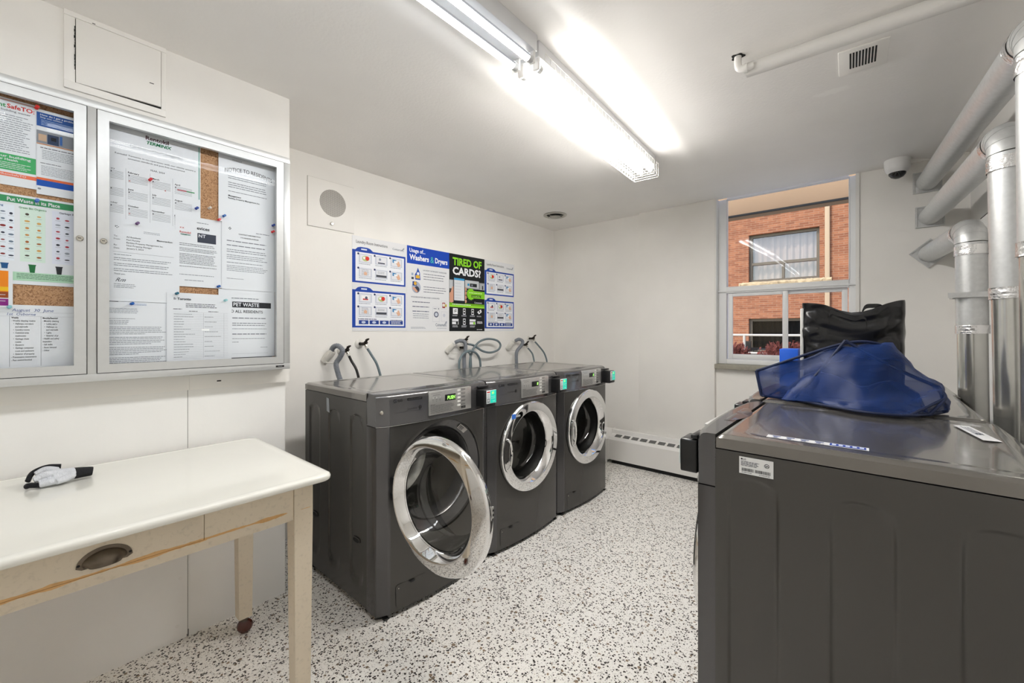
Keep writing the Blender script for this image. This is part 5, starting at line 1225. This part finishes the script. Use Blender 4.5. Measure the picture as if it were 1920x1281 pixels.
m.box(-2.0 - tx, -1.985 - tx, -0.46 - ty, 0.562 - ty, T - 0.135, T - 0.019, twood_m)
for yy in (0.61, -0.51): m.box(-1.96 - tx, -1.46 - tx, yy - 0.02 - ty, yy - ty, T - 0.135, T - 0.019, twood_m)
m.obj('apron', tb)
m = MB(); m.box(-1.80 - tx, -1.4105 - tx, -0.409 - ty, 0.3235 - ty, T - 0.1070, T - 0.022, twood_m, bev=0.001); dr = m.obj('drawer', tb)
# cup pull
m = MB(); N = 16; yc, zc, xf = 0.125 - ty, T - 0.083, -1.4103 - tx
rows = []
for j in range(7):
    ph = j / 6 * PI / 2
    rows.append([(xf + 0.024 * math.sin(ph) * math.sin(PI * i / N) ** 0.6 + 0.001, yc + 0.042 * math.cos(PI - PI * i / N) * (1 - 0.05 * j), zc + 0.030 * math.sin(PI * i / N) * math.cos(ph) + 0.0 - 0.004 * math.sin(ph)) for i in range(N + 1)])
m.grid(rows, cup_m)
plate = [(yc + 0.050 * math.cos(PI * i / 20), zc + 0.037 * math.sin(PI * i / 20) * (1.0)) for i in range(21)] + [(yc - 0.040, zc - 0.006), (yc + 0.040, zc - 0.006)]
m.prism(plate, xf, xf + 0.0022, cup_m, axis='x')
m.lathe([(0.003, 0), (0.0025, 0.0015), (0.0005, 0.002)], dark_m, axis=(1, 0, 0), origin=(xf + 0.0022, yc + 0.0455, zc + 0.006), seg=10); m.lathe([(0.003, 0), (0.0025, 0.0015), (0.0005, 0.002)], dark_m, axis=(1, 0, 0), origin=(xf + 0.0022, yc - 0.0455, zc + 0.006), seg=10)
m.obj('cup_pull', dr)

# glove on the table
gl = empty('work_glove', (-1.93, 0.068, T + 0.001)); tag(gl, 'crumpled white knit work glove with black cuff lying on the cream table', 'glove')
gl.rotation_euler = (0, 0, math.radians(6)); gl.scale = (0.9, 0.74, 0.9)
m = MB()
def gt(pts, rr_, e_=0.62): m.tube(smooth_path(pts, 5), [rr_[0] + (rr_[-1] - rr_[0]) * i / (5 * (len(pts) - 1)) for i in range(5 * (len(pts) - 1) + 1)], glove_m, seg=14, ell=e_)
gt([(0.0, 0.045, 0.022), (0.0, 0.01, 0.024), (-0.002, -0.02, 0.025)], [0.032, 0.036], 0.6)
gt([(0.005, -0.01, 0.032), (0.012, -0.04, 0.038), (0.014, -0.075, 0.028)], [0.017, 0.013], 0.8)
gt([(-0.02, 0.0, 0.036), (-0.028, -0.035, 0.046), (-0.026, -0.065, 0.036)], [0.016, 0.012], 0.8)
gt([(0.024, 0.01, 0.018), (0.032, -0.03, 0.016), (0.030, -0.062, 0.013)], [0.018, 0.013], 0.8)
gt([(-0.03, 0.01, 0.02), (-0.045, -0.03, 0.02), (-0.042, -0.06, 0.014)], [0.016, 0.012], 0.8)
gt([(0.022, 0.03, 0.022), (0.036, 0.012, 0.018), (0.046, -0.018, 0.015)], [0.016, 0.012], 0.85)
go = m.obj('glove_body', gl)
rm = go.modifiers.new('r', 'REMESH'); rm.mode = 'VOXEL'; rm.voxel_size = 0.0026; rm.use_smooth_shade = True
sm = go.modifiers.new('s', 'SMOOTH'); sm.iterations = 3
m = MB(); m.tube(smooth_path([(0.0, 0.043, 0.021), (0.002, 0.07, 0.020), (0.004, 0.094, 0.018), (0.005, 0.1, 0.017)], 5), [0.0315 - 0.0006 * i for i in range(16)], cuff_m, seg=20, ell=0.60); m.obj('cuff', gl)
m = MB(); m.tube(smooth_path([(-0.044, 0.012, 0.045), (-0.048, -0.03, 0.050), (-0.038, -0.07, 0.040), (-0.02, -0.086, 0.02)], 6), 0.0085, cuff_m, seg=10); m.tube(smooth_path([(0.03, -0.055, 0.010), (0.02, -0.085, 0.014), (0.004, -0.092, 0.009)], 6), 0.009, cuff_m, seg=10); m.obj('palm_lining', gl)

# ================================================================ CEILING LIGHTS
chan_m = mat('white_enamel_channel', (0.72, 0.73, 0.75), 0.35)
guard_m = mat('guard_wire', (0.78, 0.77, 0.74), 0.4)
def fixture(label, loc, rz, L, tmat, guard):
    t = empty('tube_light', loc, rz); tag(t, label, 'ceiling light', 'ceiling tube lights in line')
    m = MB(); m.box(-0.055, 0.055, 0, L, -0.062, 0, chan_m, bev=0.002); m.obj('channel', t)
    for y in (0.004, L - 0.016):
        for sx in (-1, 1):
            m = MB()
            m.box(sx * 0.036 - 0.014, sx * 0.036 + 0.014, y, y + 0.012, -0.106, -0.06, trimw_m, bev=0.004, seg=3)
            m.lathe([(0.0155, 0), (0.0155, 0.022)], alu_m, origin=(sx * 0.036, y + (0.012 if y < L / 2 else -0.022), -0.092), axis=(0, 1, 0), seg=18)
            m.obj('lampholder', t)
    for sx in (-1, 1):
        m = MB(); 
        for (a0, a1, mt) in ((PI * 1.08, PI * 1.92, tmat), (-PI * 0.08, PI * 1.08, tubedim_m if guard else tubecb_m)):     # upper arc dimmed so the ceiling gets no hot spot; cool backs are heat sinks
            m.grid([[(sx * 0.036 + 0.014 * math.cos(a0 + (a1 - a0) * q / 10), yy_, -0.092 + 0.014 * math.sin(a0 + (a1 - a0) * q / 10)) for q in range(11)] for yy_ in (0.034, L - 0.034)], mt)
        m.obj('lamp_tube', t, recalc=False)
    if guard:
        m = MB(); W_, Z0_, Z1_ = 0.078, -0.058, -0.142; r = 0.0011
        n = 34
        for i in range(n + 1):
            y = 0.01 + (L - 0.02) * i / n
            m.tube([(-W_, y, Z0_), (-W_, y, Z1_), (W_, y, Z1_), (W_, y, Z0_)], r, guard_m, seg=5)
        for q in range(4):
            z = Z0_ + (Z1_ - Z0_) * q / 3
            for sx in (-1, 1): m.tube([(sx * W_, 0.01, z), (sx * W_, L - 0.01, z)], r, guard_m, seg=5)
        for q in range(1, 4):
            x = -W_ + 2 * W_ * q / 4; m.tube([(x, 0.01, Z1_), (x, L - 0.01, Z1_)], r, guard_m, seg=5)
        for z in (Z0_, (Z0_ + Z1_) / 2, Z1_): m.tube([(-W_, L - 0.01, z), (W_, L - 0.01, z)], r, guard_m, seg=5)
        for sx in (-1, 1):
            for y in (0.2, L - 0.2): m.tube([(sx * W_, y, Z0_), (sx * 0.054, y, -0.045)], 0.0012, guard_m, seg=5)
        m.obj('wire_guard', t, sharp=None)
    return t
fixture('bare twin tube light nearest the camera with no guard', (-1.008, 0.03, ZC), 0.0, 1.225, tubec_m, False)
fixture('twin tube light covered by a white wire guard', (-1.018, 1.275, ZC), math.radians(3.3), 1.33, tubew_m, True)
fixture('bare twin tube light behind the camera', (-1.008, -1.25, ZC), 0.0, 1.225, tubec_m, False)

# ================================================================ DRYER DUCTS
def duct(label, xv, yv, z0, ze, px_, pz, diam, plate_rot, lean=0.0, collar=True, nseam=0.0):
    t = empty('exhaust_duct', (xv, yv, z0)); tag(t, label, 'duct', 'dryer exhaust ducts')
    R = diam / 2; O = Vector((xv, yv, z0))
    top = Vector((xv - lean, yv, ze)); end = Vector((px_, YF, pz)) - O; tp = top - O
    # vertical run
    dirv = tp.normalized(); er = R * 1.25
    m = MB(); vend = tp - dirv * er
    split = vend * 0.62
    m.tube([(0, 0, 0), tuple(split)], R * 0.95, galvshiny_m, seg=36)
    m.tube([tuple(split), tuple(vend)], R, galv_m, seg=36); m.obj('riser', t)
    hd = (end - tp).normalized(); hs = tp + hd * er
    path = []
    for i in range(9):
        s_ = i / 8; path.append(vend * (1 - s_) ** 2 + tp * 2 * s_ * (1 - s_) + hs * s_ ** 2)
    m = MB()
    m.tube(path, R * 1.04, galv_m, seg=36)
    for i in (2, 4, 6):      # gores
        tdir = (path[i + 1] - path[i - 1]).normalized(); m.tube([path[i] - tdir * 0.0015, path[i] + tdir * 0.0015], R * 1.06, galv_m, seg=36)
    m.obj('elbow', t)
    m = MB(); m.tube([tuple(hs), tuple(end - hd * 0.002)], R, galv_m, seg=36)
    # lengthwise lock seam
    side = hd.cross(Vector((0, 0, 1))).normalized(); up = side.cross(hd)
    off_ = (side * math.cos(nseam) + up * math.sin(nseam)) * (R + 0.0008); m.tube([tuple(hs + off_), tuple(end - hd * 0.01 + off_)], 0.0018, galv_m, seg=6)
    m.obj('horizontal_run', t)
    for cpt, dd, ln in ((vend - dirv * 0.035, dirv, 0.045), (hs + hd * 0.03, hd, 0.04), (split, dirv, 0.04)):
        m = MB(); n = 12; m.tube([cpt - dd * ln / 2 + dd * ln * i / n for i in range(n + 1)], [R * 1.06 + random.uniform(-0.0006, 0.001) for _ in range(n + 1)], foil_m, seg=36, caps=False)
        m.obj('foil_tape', t)
    m = MB(); pr = 0.068; ca = math.cos(plate_rot); sa = math.sin(plate_rot)
    def rp(a_, b_): return (end.x + a_ * ca - b_ * sa, end.z + a_ * sa + b_ * ca)
    yb = end.y
    m.prism([rp(-pr, -pr), rp(pr, -pr), rp(pr, pr), rp(-pr, pr)], yb - 0.006, yb - 0.0005, galv_m, axis='y')
    for (a0, a1, b0, b1) in ((-pr, pr, -pr, -pr + 0.008), (-pr, pr, pr - 0.008, pr), (-pr, -pr + 0.008, -pr + 0.008, pr - 0.008), (pr - 0.008, pr, -pr + 0.008, pr - 0.008)):
        m.prism([rp(a0, b0), rp(a1, b0), rp(a1, b1), rp(a0, b1)], yb - 0.014, yb - 0.006, galv_m, axis='y')
    m.obj('wall_plate', t)
    return t, O, dirv, vend
t3, O3, dv3, ve3 = duct('lowest exhaust duct with a tilted wall plate and strapped riser', 0.372, 2.93, 0.60, 1.745, 0.288, 1.765, 0.108, math.radians(42), lean=0.012, nseam=1.0)
t2, O2, dv2, ve2 = duct('middle exhaust duct with square wall plate and thick straight riser', 0.385, 2.235, 0.60, 1.945, 0.290, 2.005, 0.108, 0.0, lean=0.018, nseam=0.4)
t1, O1, dv1, ve1 = duct('highest exhaust duct running under the ceiling, riser at right frame edge', 0.372, 1.82, 0.60, 2.10, 0.278, 2.232, 0.108, 0.0, lean=0.01, nseam=0.6)
# strap bracket on the lowest duct riser
m = MB(); pz = 1.43 - 0.60; m.box(-0.085, 0.095, -0.064, -0.058, pz - 0.012, pz + 0.012, galv_m); m.box(-0.062, 0.08, 0.058, 0.064, pz - 0.012, pz + 0.012, galv_m); m.box(-0.068, -0.0625, -0.0575, 0.0645, pz - 0.012, pz + 0.012, galv_m)
m.obj('bracket', t3, loc=(-0.008, 0, 0))
m = MB(); m.tube(smooth_path([(XR - 0.002, 2.9, 1.83), (0.44, 2.85, 1.835), (0.40, 2.99, 1.80)], 6), 0.0018, rubber_m, seg=6); o = m.obj('wire', recenter=True); tag(o, 'thin black wire tying the lowest duct to the right wall', 'wire')

# ================================================================ BAGS ON DRYERS
def noise3(x, y, z, s=1.0):
    from mathutils import noise
    return noise.noise(Vector((x * s, y * s, z * s)))
# black tote, open top, standing on the far dryer
tt = empty('tote_bag', (-0.065, 2.38, 0.9885)); tag(tt, 'shiny black tote bag with sagging open rim standing on the dryers', 'bag')
m = MB(); NU, NV = 120, 40; hw_, hd_ = 0.172, 0.075; H = 0.40; rows = []
for j in range(NV + 1):
    v = j / NV; row = []
    for i in range(NU):
        a_ = 2 * PI * i / NU; cx_, sx_ = math.cos(a_), math.sin(a_)
        px_ = math.copysign(abs(cx_) ** 0.28, cx_) * hw_ * (1 + 0.015 * v); py_ = math.copysign(abs(sx_) ** 0.28, sx_) * hd_
        py_ += 0.012 * math.sin(px_ * 26 + v * 3) * v + 0.016 * noise3(px_, v, 1.3, 7) + 0.007 * noise3(px_, v, 4.1, 22)
        py_ += 0.020 * v * (abs(px_) / hw_ - 0.5) * (-1 if sx_ < 0 else 1) * -1
        px_ += 0.008 * noise3(py_, v, 2.2, 9)
        top = H - 0.055 * math.exp(-((px_ - 0.02) / 0.075) ** 2) - 0.01 * (1 - abs(px_) / hw_) + 0.006 * noise3(px_, 0.3, 0.2, 14)
        row.append((px_, py_, top * v))
    rows.append(row)
m.grid(rows, tote_m, closed_v=True); m.face(list(reversed(rows[0])), tote_m)
o = m.obj('bag_body', tt, sharp=None); sd = o.modifiers.new('s', 'SOLIDIFY'); sd.thickness = 0.0016
sb = o.modifiers.new('b', 'SUBSURF'); sb.levels = 1; sb.render_levels = 1
m = MB()
for ss, pts in ((-1, [(-0.075, -0.082, 0.30), (-0.07, -0.085, 0.352), (-0.04, -0.088, 0.345), (0.01, -0.09, 0.325), (0.045, -0.085, 0.33), (0.052, -0.082, 0.29)]),
                (1, [(0.03, -0.03, 0.33), (0.045, -0.045, 0.372), (0.07, -0.05, 0.378), (0.10, -0.045, 0.372), (0.11, -0.03, 0.34)])):
    path = smooth_path(pts, 8); rws = []
    for p in path: rws.append([(p.x, p.y, p.z - 0.009), (p.x, p.y - 0.002, p.z - 0.009), (p.x, p.y - 0.002, p.z + 0.009), (p.x, p.y, p.z + 0.009)])
    m.grid(rws, tote_m, closed_v=True)
m.obj('handle_strap', tt)
m = MB(); m.box(-0.181, -0.168, -0.07, 0.07, 0.0, 0.375, mat('pale_lining', (0.62, 0.62, 0.6), 0.6), bev=0.004); m.obj('lining_edge', tt)
m = MB(); m.box(-0.345, -0.268, 2.44, 2.55, 0.9885, 1.172, bluebox_m, bev=0.003); o = m.obj('blue_box'); tag(o, 'small bright blue carton standing left of the black tote bag', 'box')

# blue mesh laundry bag: collapsed pop-up hamper
mb_ = empty('mesh_laundry_bag', (-0.08, 1.93, 0.9885)); tag(mb_, 'collapsed blue mesh laundry hamper with navy piping lying on dryers', 'laundry bag')
MO = Vector((-0.08, 1.93, 0.9885))
PT = {  # world positions of the folded frame
    'lt': (-0.362, 1.985, 1.098), 'lb': (-0.340, 1.972, 0.992), 'lr': (-0.30, 2.16, 1.06),
    'pk': (-0.072, 1.995, 1.228), 'pk2': (0.055, 2.01, 1.212), 'bk': (-0.06, 2.13, 1.15), 'bkr': (0.10, 2.12, 1.12),
    'jb': (-0.222, 1.925, 1.006), 'jb0': (-0.225, 1.935, 0.986), 'fm': (-0.02, 1.815, 1.035), 'fb': (-0.03, 1.80, 0.987), 'fb2': (0.075, 1.80, 0.987),
    'rt': (0.172, 1.99, 1.075), 'rt2': (0.180, 1.93, 1.045), 'rb': (0.138, 1.87, 0.989), 'rr': (0.190, 1.99, 0.99), 'bb': (-0.25, 2.12, 0.989), 'bb2': (0.05, 2.14, 0.989)}
PTV = {k: Vector(v) - MO for k, v in PT.items()}
tris = [('lt', 'lb', 'jb'), ('lt', 'jb', 'pk'), ('lb', 'jb0', 'jb'), ('pk', 'jb', 'fm'), ('jb', 'jb0', 'fb'), ('jb', 'fb', 'fm'), ('pk', 'fm', 'pk2'), ('pk2', 'fm', 'rt'),
        ('fm', 'fb', 'fb2'), ('fm', 'fb2', 'rt2'), ('rt', 'fm', 'rt2'), ('rt2', 'fb2', 'rb'), ('rt2', 'rb', 'rr'), ('rt', 'rt2', 'rr'), ('rt', 'rr', 'bkr'), ('pk2', 'rt', 'bkr'), ('pk', 'pk2', 'bk'), ('pk2', 'bkr', 'bk'),
        ('lt', 'pk', 'bk'), ('lt', 'bk', 'lr'), ('lt', 'lr', 'lb'), ('lr', 'bk', 'bb'), ('bk', 'bkr', 'bb2'), ('bk', 'bb2', 'bb'), ('bkr', 'rr', 'bb2'), ('lr', 'bb', 'lb'),
        ('lb', 'bb', 'jb0'), ('jb0', 'bb', 'fb'), ('fb', 'bb', 'bb2'), ('fb', 'bb2', 'fb2'), ('fb2', 'bb2', 'rb'), ('rb', 'bb2', 'rr')]
bm = bmesh.new(); VV = {k: bm.verts.new(v) for k, v in PTV.items()}
for t_ in tris:
    try: f = bm.faces.new([VV[q] for q in t_]); f.smooth = True
    except ValueError: pass
bmesh.ops.recalc_face_normals(bm, faces=bm.faces)
bmesh.ops.subdivide_edges(bm, edges=list(bm.edges), cuts=7, use_grid_fill=True, smooth=0.0)
for _ in range(2): bmesh.ops.smooth_vert(bm, verts=bm.verts, factor=0.25, use_axis_x=True, use_axis_y=True, use_axis_z=True)
bm.normal_update()
for v in bm.verts:
    n_ = v.normal; c_ = v.co
    d_ = 0.020 * noise3(c_.x, c_.y, c_.z, 8) + 0.010 * noise3(c_.x, c_.y, c_.z * 2, 24) + 0.003 * noise3(c_.x, c_.y * 2, c_.z * 2, 60)
    v.co = c_ + n_ * d_
    if v.co.z < 0.002: v.co.z = 0.002
for f in bm.faces: f.smooth = True
me = bpy.data.meshes.new('mesh_shell'); bm.to_mesh(me); bm.free(); me.materials.append(meshfab_m)
o = bpy.data.objects.new('mesh_shell', me); COL.objects.link(o); o.parent = mb_
m = MB()
def pipe_(names, sag=0.0, r=0.0050):
    pts = [PTV[n_].copy() for n_ in names]; path = smooth_path(pts, 10)
    path = [p + Vector((0, 0, -sag * math.sin(PI * i / (len(path) - 1)))) for i, p in enumerate(path)]
    m.tube([(p.x, p.y - 0.002, max(p.z - 0.003, 0.006)) for p in path], r, piping_m, seg=8)
pipe_(['lt', 'pk', 'pk2'], 0.010); pipe_(['pk', 'jb'], 0.004, 0.0055); pipe_(['pk', 'rt'], 0.010, 0.006); pipe_(['lb', 'jb0', 'fb', 'fb2', 'rb'], 0.0, 0.0045); pipe_(['rt', 'rt2', 'rb', 'rr', 'rt'], 0, 0.0055); pipe_(['fb2', 'rt2'], 0.0, 0.0045); pipe_(['lt', 'lb'], 0, 0.006)
m.obj('piping', mb_)
# folded cloth mass inside (a second layer of the same net)
m = MB(); rows = []
for i in range(25):
    u = -1 + 2 * i / 24; row = []
    for j in range(13):
        v = j / 12; y = -0.05 + 0.19 * v
        row.append((u * 0.20 + 0.02, y + 0.02 * noise3(u, v, 0, 3), 0.012 + (0.10 + 0.05 * noise3(u, v, 3, 2.5)) * math.sin(PI * v) * (1 - u * u) ** 0.5))
    rows.append(row)
m.grid(rows, meshfab_m); m.obj('inner_folds', mb_)

# ================================================================ OUTSIDE
OY = 13.0
bd = empty('brick_building', (0, OY, -2)); tag(bd, 'orange brick building across the yard with curtained window and stone sill', 'building')
m = MB()
wx0, wx1, wz0, wz1 = -2.56, -0.98, 2.60, 3.90
lx0, lx1, lz0, lz1 = -2.56, -0.98, 0.2, 1.60
def bwall(x0, x1, z0, z1): m.box(x0, x1, 0, 0.4, z0 + 2, z1 + 2, brick_m)
bwall(-9, wx0, -2, 5.6); bwall(wx1, 8, -2, 5.6); bwall(wx0, wx1, wz1, 5.6); bwall(wx0, wx1, lz1, wz0); bwall(wx0, wx1, -2, lz0)
m.obj('brick_wall', bd)
def owin(x0, x1, z0, z1, lit):
    f = MB(); t = 0.07
    f.box(x0, x1, 0.12, 0.2, z0 + 2, z0 + 2 + t, outframe_m); f.box(x0, x1, 0.12, 0.2, z1 + 2 - t, z1 + 2, outframe_m); f.box(x0, x0 + t, 0.12, 0.2, z0 + 2 + t, z1 + 2 - t, outframe_m); f.box(x1 - t, x1, 0.12, 0.2, z0 + 2 + t, z1 + 2 - t, outframe_m)
    zm = z0 + (z1 - z0) * 0.36 + 2; f.box(x0 + t, x1 - t, 0.11, 0.19, zm, zm + t, outframe_m); xm = (x0 + x1) / 2; f.box(xm - 0.03, xm + 0.03, 0.115, 0.195, z0 + 2 + t, zm, outframe_m)
    fo = f.obj('window', bd)
    g = MB(); g.face([(x0, 0.17, z0 + 2), (x1, 0.17, z0 + 2), (x1, 0.17, z1 + 2), (x0, 0.17, z1 + 2)], glass_mat('outer_glass', (0.75, 0.77, 0.78), 0.02, 1.6) if lit else glass_mat('tree_reflection_glass', (0.5, 0.5, 0.5), 0.02, 1.12)); g.obj('pane', fo)  # lower pane tinted dark and dulled in place of reflected trees
    g = MB(); rows = []
    n = 60
    for i in range(n + 1):
        x = x0 + (x1 - x0) * i / n; rows.append([(x, 0.30 + 0.03 * math.sin(i * 1.15) + 0.01 * math.sin(i * 2.9), z0 + 2), (x, 0.30 + 0.03 * math.sin(i * 1.15 + 0.3), z1 + 2)])
    g.grid(rows, curtain_m if lit else dark_m); g.obj('curtain', fo)
    b = MB(); b.box(x0 - 0.1, x1 + 0.1, 0.42, 0.46, z0 + 1.9, z1 + 2.1, dark_m); b.obj('dark_room', fo)
owin(wx0, wx1, wz0, wz1, True); owin(lx0, lx1, lz0, lz1, False)
m = MB(); rows = []
for i in range(61):
    x = wx0 - 0.22 + (wx1 - wx0 + 0.47) * i / 60; j_ = lambda: random.uniform(-0.018, 0.018)
    rows.append([(x, 0.12, wz0 + 1.995), (x, -0.10 + j_(), wz0 + 1.995 + j_() * 0.4), (x, -0.14 + j_(), wz0 + 1.95 + j_()), (x, -0.13 + j_(), wz0 + 1.88 + j_()), (x, -0.09 + j_(), wz0 + 1.83 + j_() * 0.5), (x, 0.12, wz0 + 1.83)])
m.grid(rows, limestone_m, closed_v=True, smooth=False); m.face(rows[0], limestone_m); m.face(rows[-1], limestone_m); m.obj('stone_sill', bd)
m = MB(); m.box(-0.87, -0.77, -0.10, -0.005, 0, 7.6, downpipe_m, bev=0.01)
m.obj('downpipe', bd)
m = MB(); m.box(-9, 9, 4.2, 16, -0.4, -0.25, bounce_ground_m); struct('yard_ground', m)  # yard ground, kept pale to throw daylight up at the ceiling
# own balcony overhang above the window
m = MB(); m.box(-3.2, 2.4, 4.60, 4.80, 2.405, 3.1, beam_m, bev=0.01); m.box(-3.2, 2.4, 4.575, 4.60, 2.392, 2.408, dark_m); o = m.obj('overhang_beam'); tag(o, 'beige stucco overhang beam seen through top of the window', 'beam')
# railing
rl = empty('yard_railing', (-2.5, 9.5, -0.25)); tag(rl, 'white horizontal yard railing in front of the brick building', 'railing')
def ry(z): return z
m = MB(); m.tube([(-3.5, 0, 1.43), (5, 0, 1.43)], 0.022, rail_m, seg=8); m.tube([(-3.5, 0, 1.07), (5, 0, 1.07)], 0.022, rail_m, seg=8); m.obj('rail', rl)
for x in (-2.2, 0.55, 3.3):
    m = MB(); m.tube([(x, 0, 0), (x, 0, 1.43)], 0.025, rail_m, seg=8); m.obj('post', rl)
fn = empty('dark_fence', (-2.0, 9.9, -0.25)); tag(fn, 'low dark metal fence behind the white railing', 'fence')
m = MB(); m.tube([(-2.5, 0, 1.14), (4, 0, 1.14)], 0.018, black_m, seg=6)
for i in range(30): m.tube([(-2.5 + i * 0.22, 0, 0.1), (-2.5 + i * 0.22, 0, 1.14)], 0.01, black_m, seg=5)
m.obj('fence_panel', fn)
m = MB(); m.box(0.0, 0.10, -0.04, 0.04, 0, 1.30, black_m); m.box(-0.12, 0.22, -0.03, 0.03, 1.10, 1.17, black_m); m.obj('fence_post', fn)
def bush(x, y, r, label, seed):
    rn = random.Random(seed); b = empty('bare_bush', (x, y, -0.25)); tag(b, label, 'bush', 'reddish bushes in the yard')
    m = MB()
    for k in range(420):
        a_ = rn.uniform(0, 2 * PI); el = rn.uniform(0.25, 1.0); rr_ = r * rn.uniform(0.6, 1.0)
        p0 = Vector((rn.uniform(-0.05, 0.05), rn.uniform(-0.05, 0.05), 0.62)); p1 = Vector((rr_ * math.cos(a_) * math.cos(el * 1.2), rr_ * math.sin(a_) * math.cos(el * 1.2), 1.0 + rr_ * 1.05 * math.sin(el * 1.3) - 0.1))
        mid = p0.lerp(p1, 0.6) + Vector((rn.uniform(-0.06, 0.06), rn.uniform(-0.06, 0.06), 0.03)); m.tube([p0, mid, p1], [0.009, 0.006, 0.004], twig_m, seg=4, caps=False)
        for q in range(4):
            c_ = mid.lerp(p1, rn.random()); s_ = rn.uniform(0.02, 0.04); n_ = Vector((rn.uniform(-1, 1), rn.uniform(-1, 1), rn.uniform(-1, 1))).normalized(); u_ = n_.orthogonal().normalized() * s_; w_ = n_.cross(u_)
            m.face([c_ - u_, c_ + w_ * 0.6, c_ + u_, c_ - w_ * 0.6], twig_m)
    m.obj('branches', b, sharp=None, recalc=False)
    t = MB(); t.tube([(0, 0, 0), (0.01, 0, 0.66)], 0.03, twig_m, seg=8); t.obj('trunk', b)
bush(-2.05, 8.9, 0.42, 'reddish bare bush outside at left end of the window', 1)
bush(-1.15, 8.6, 0.46, 'reddish bare bush outside in front of the dark lower window', 2)
bush(-0.52, 9.1, 0.35, 'small reddish bush seen through the right sash', 3)
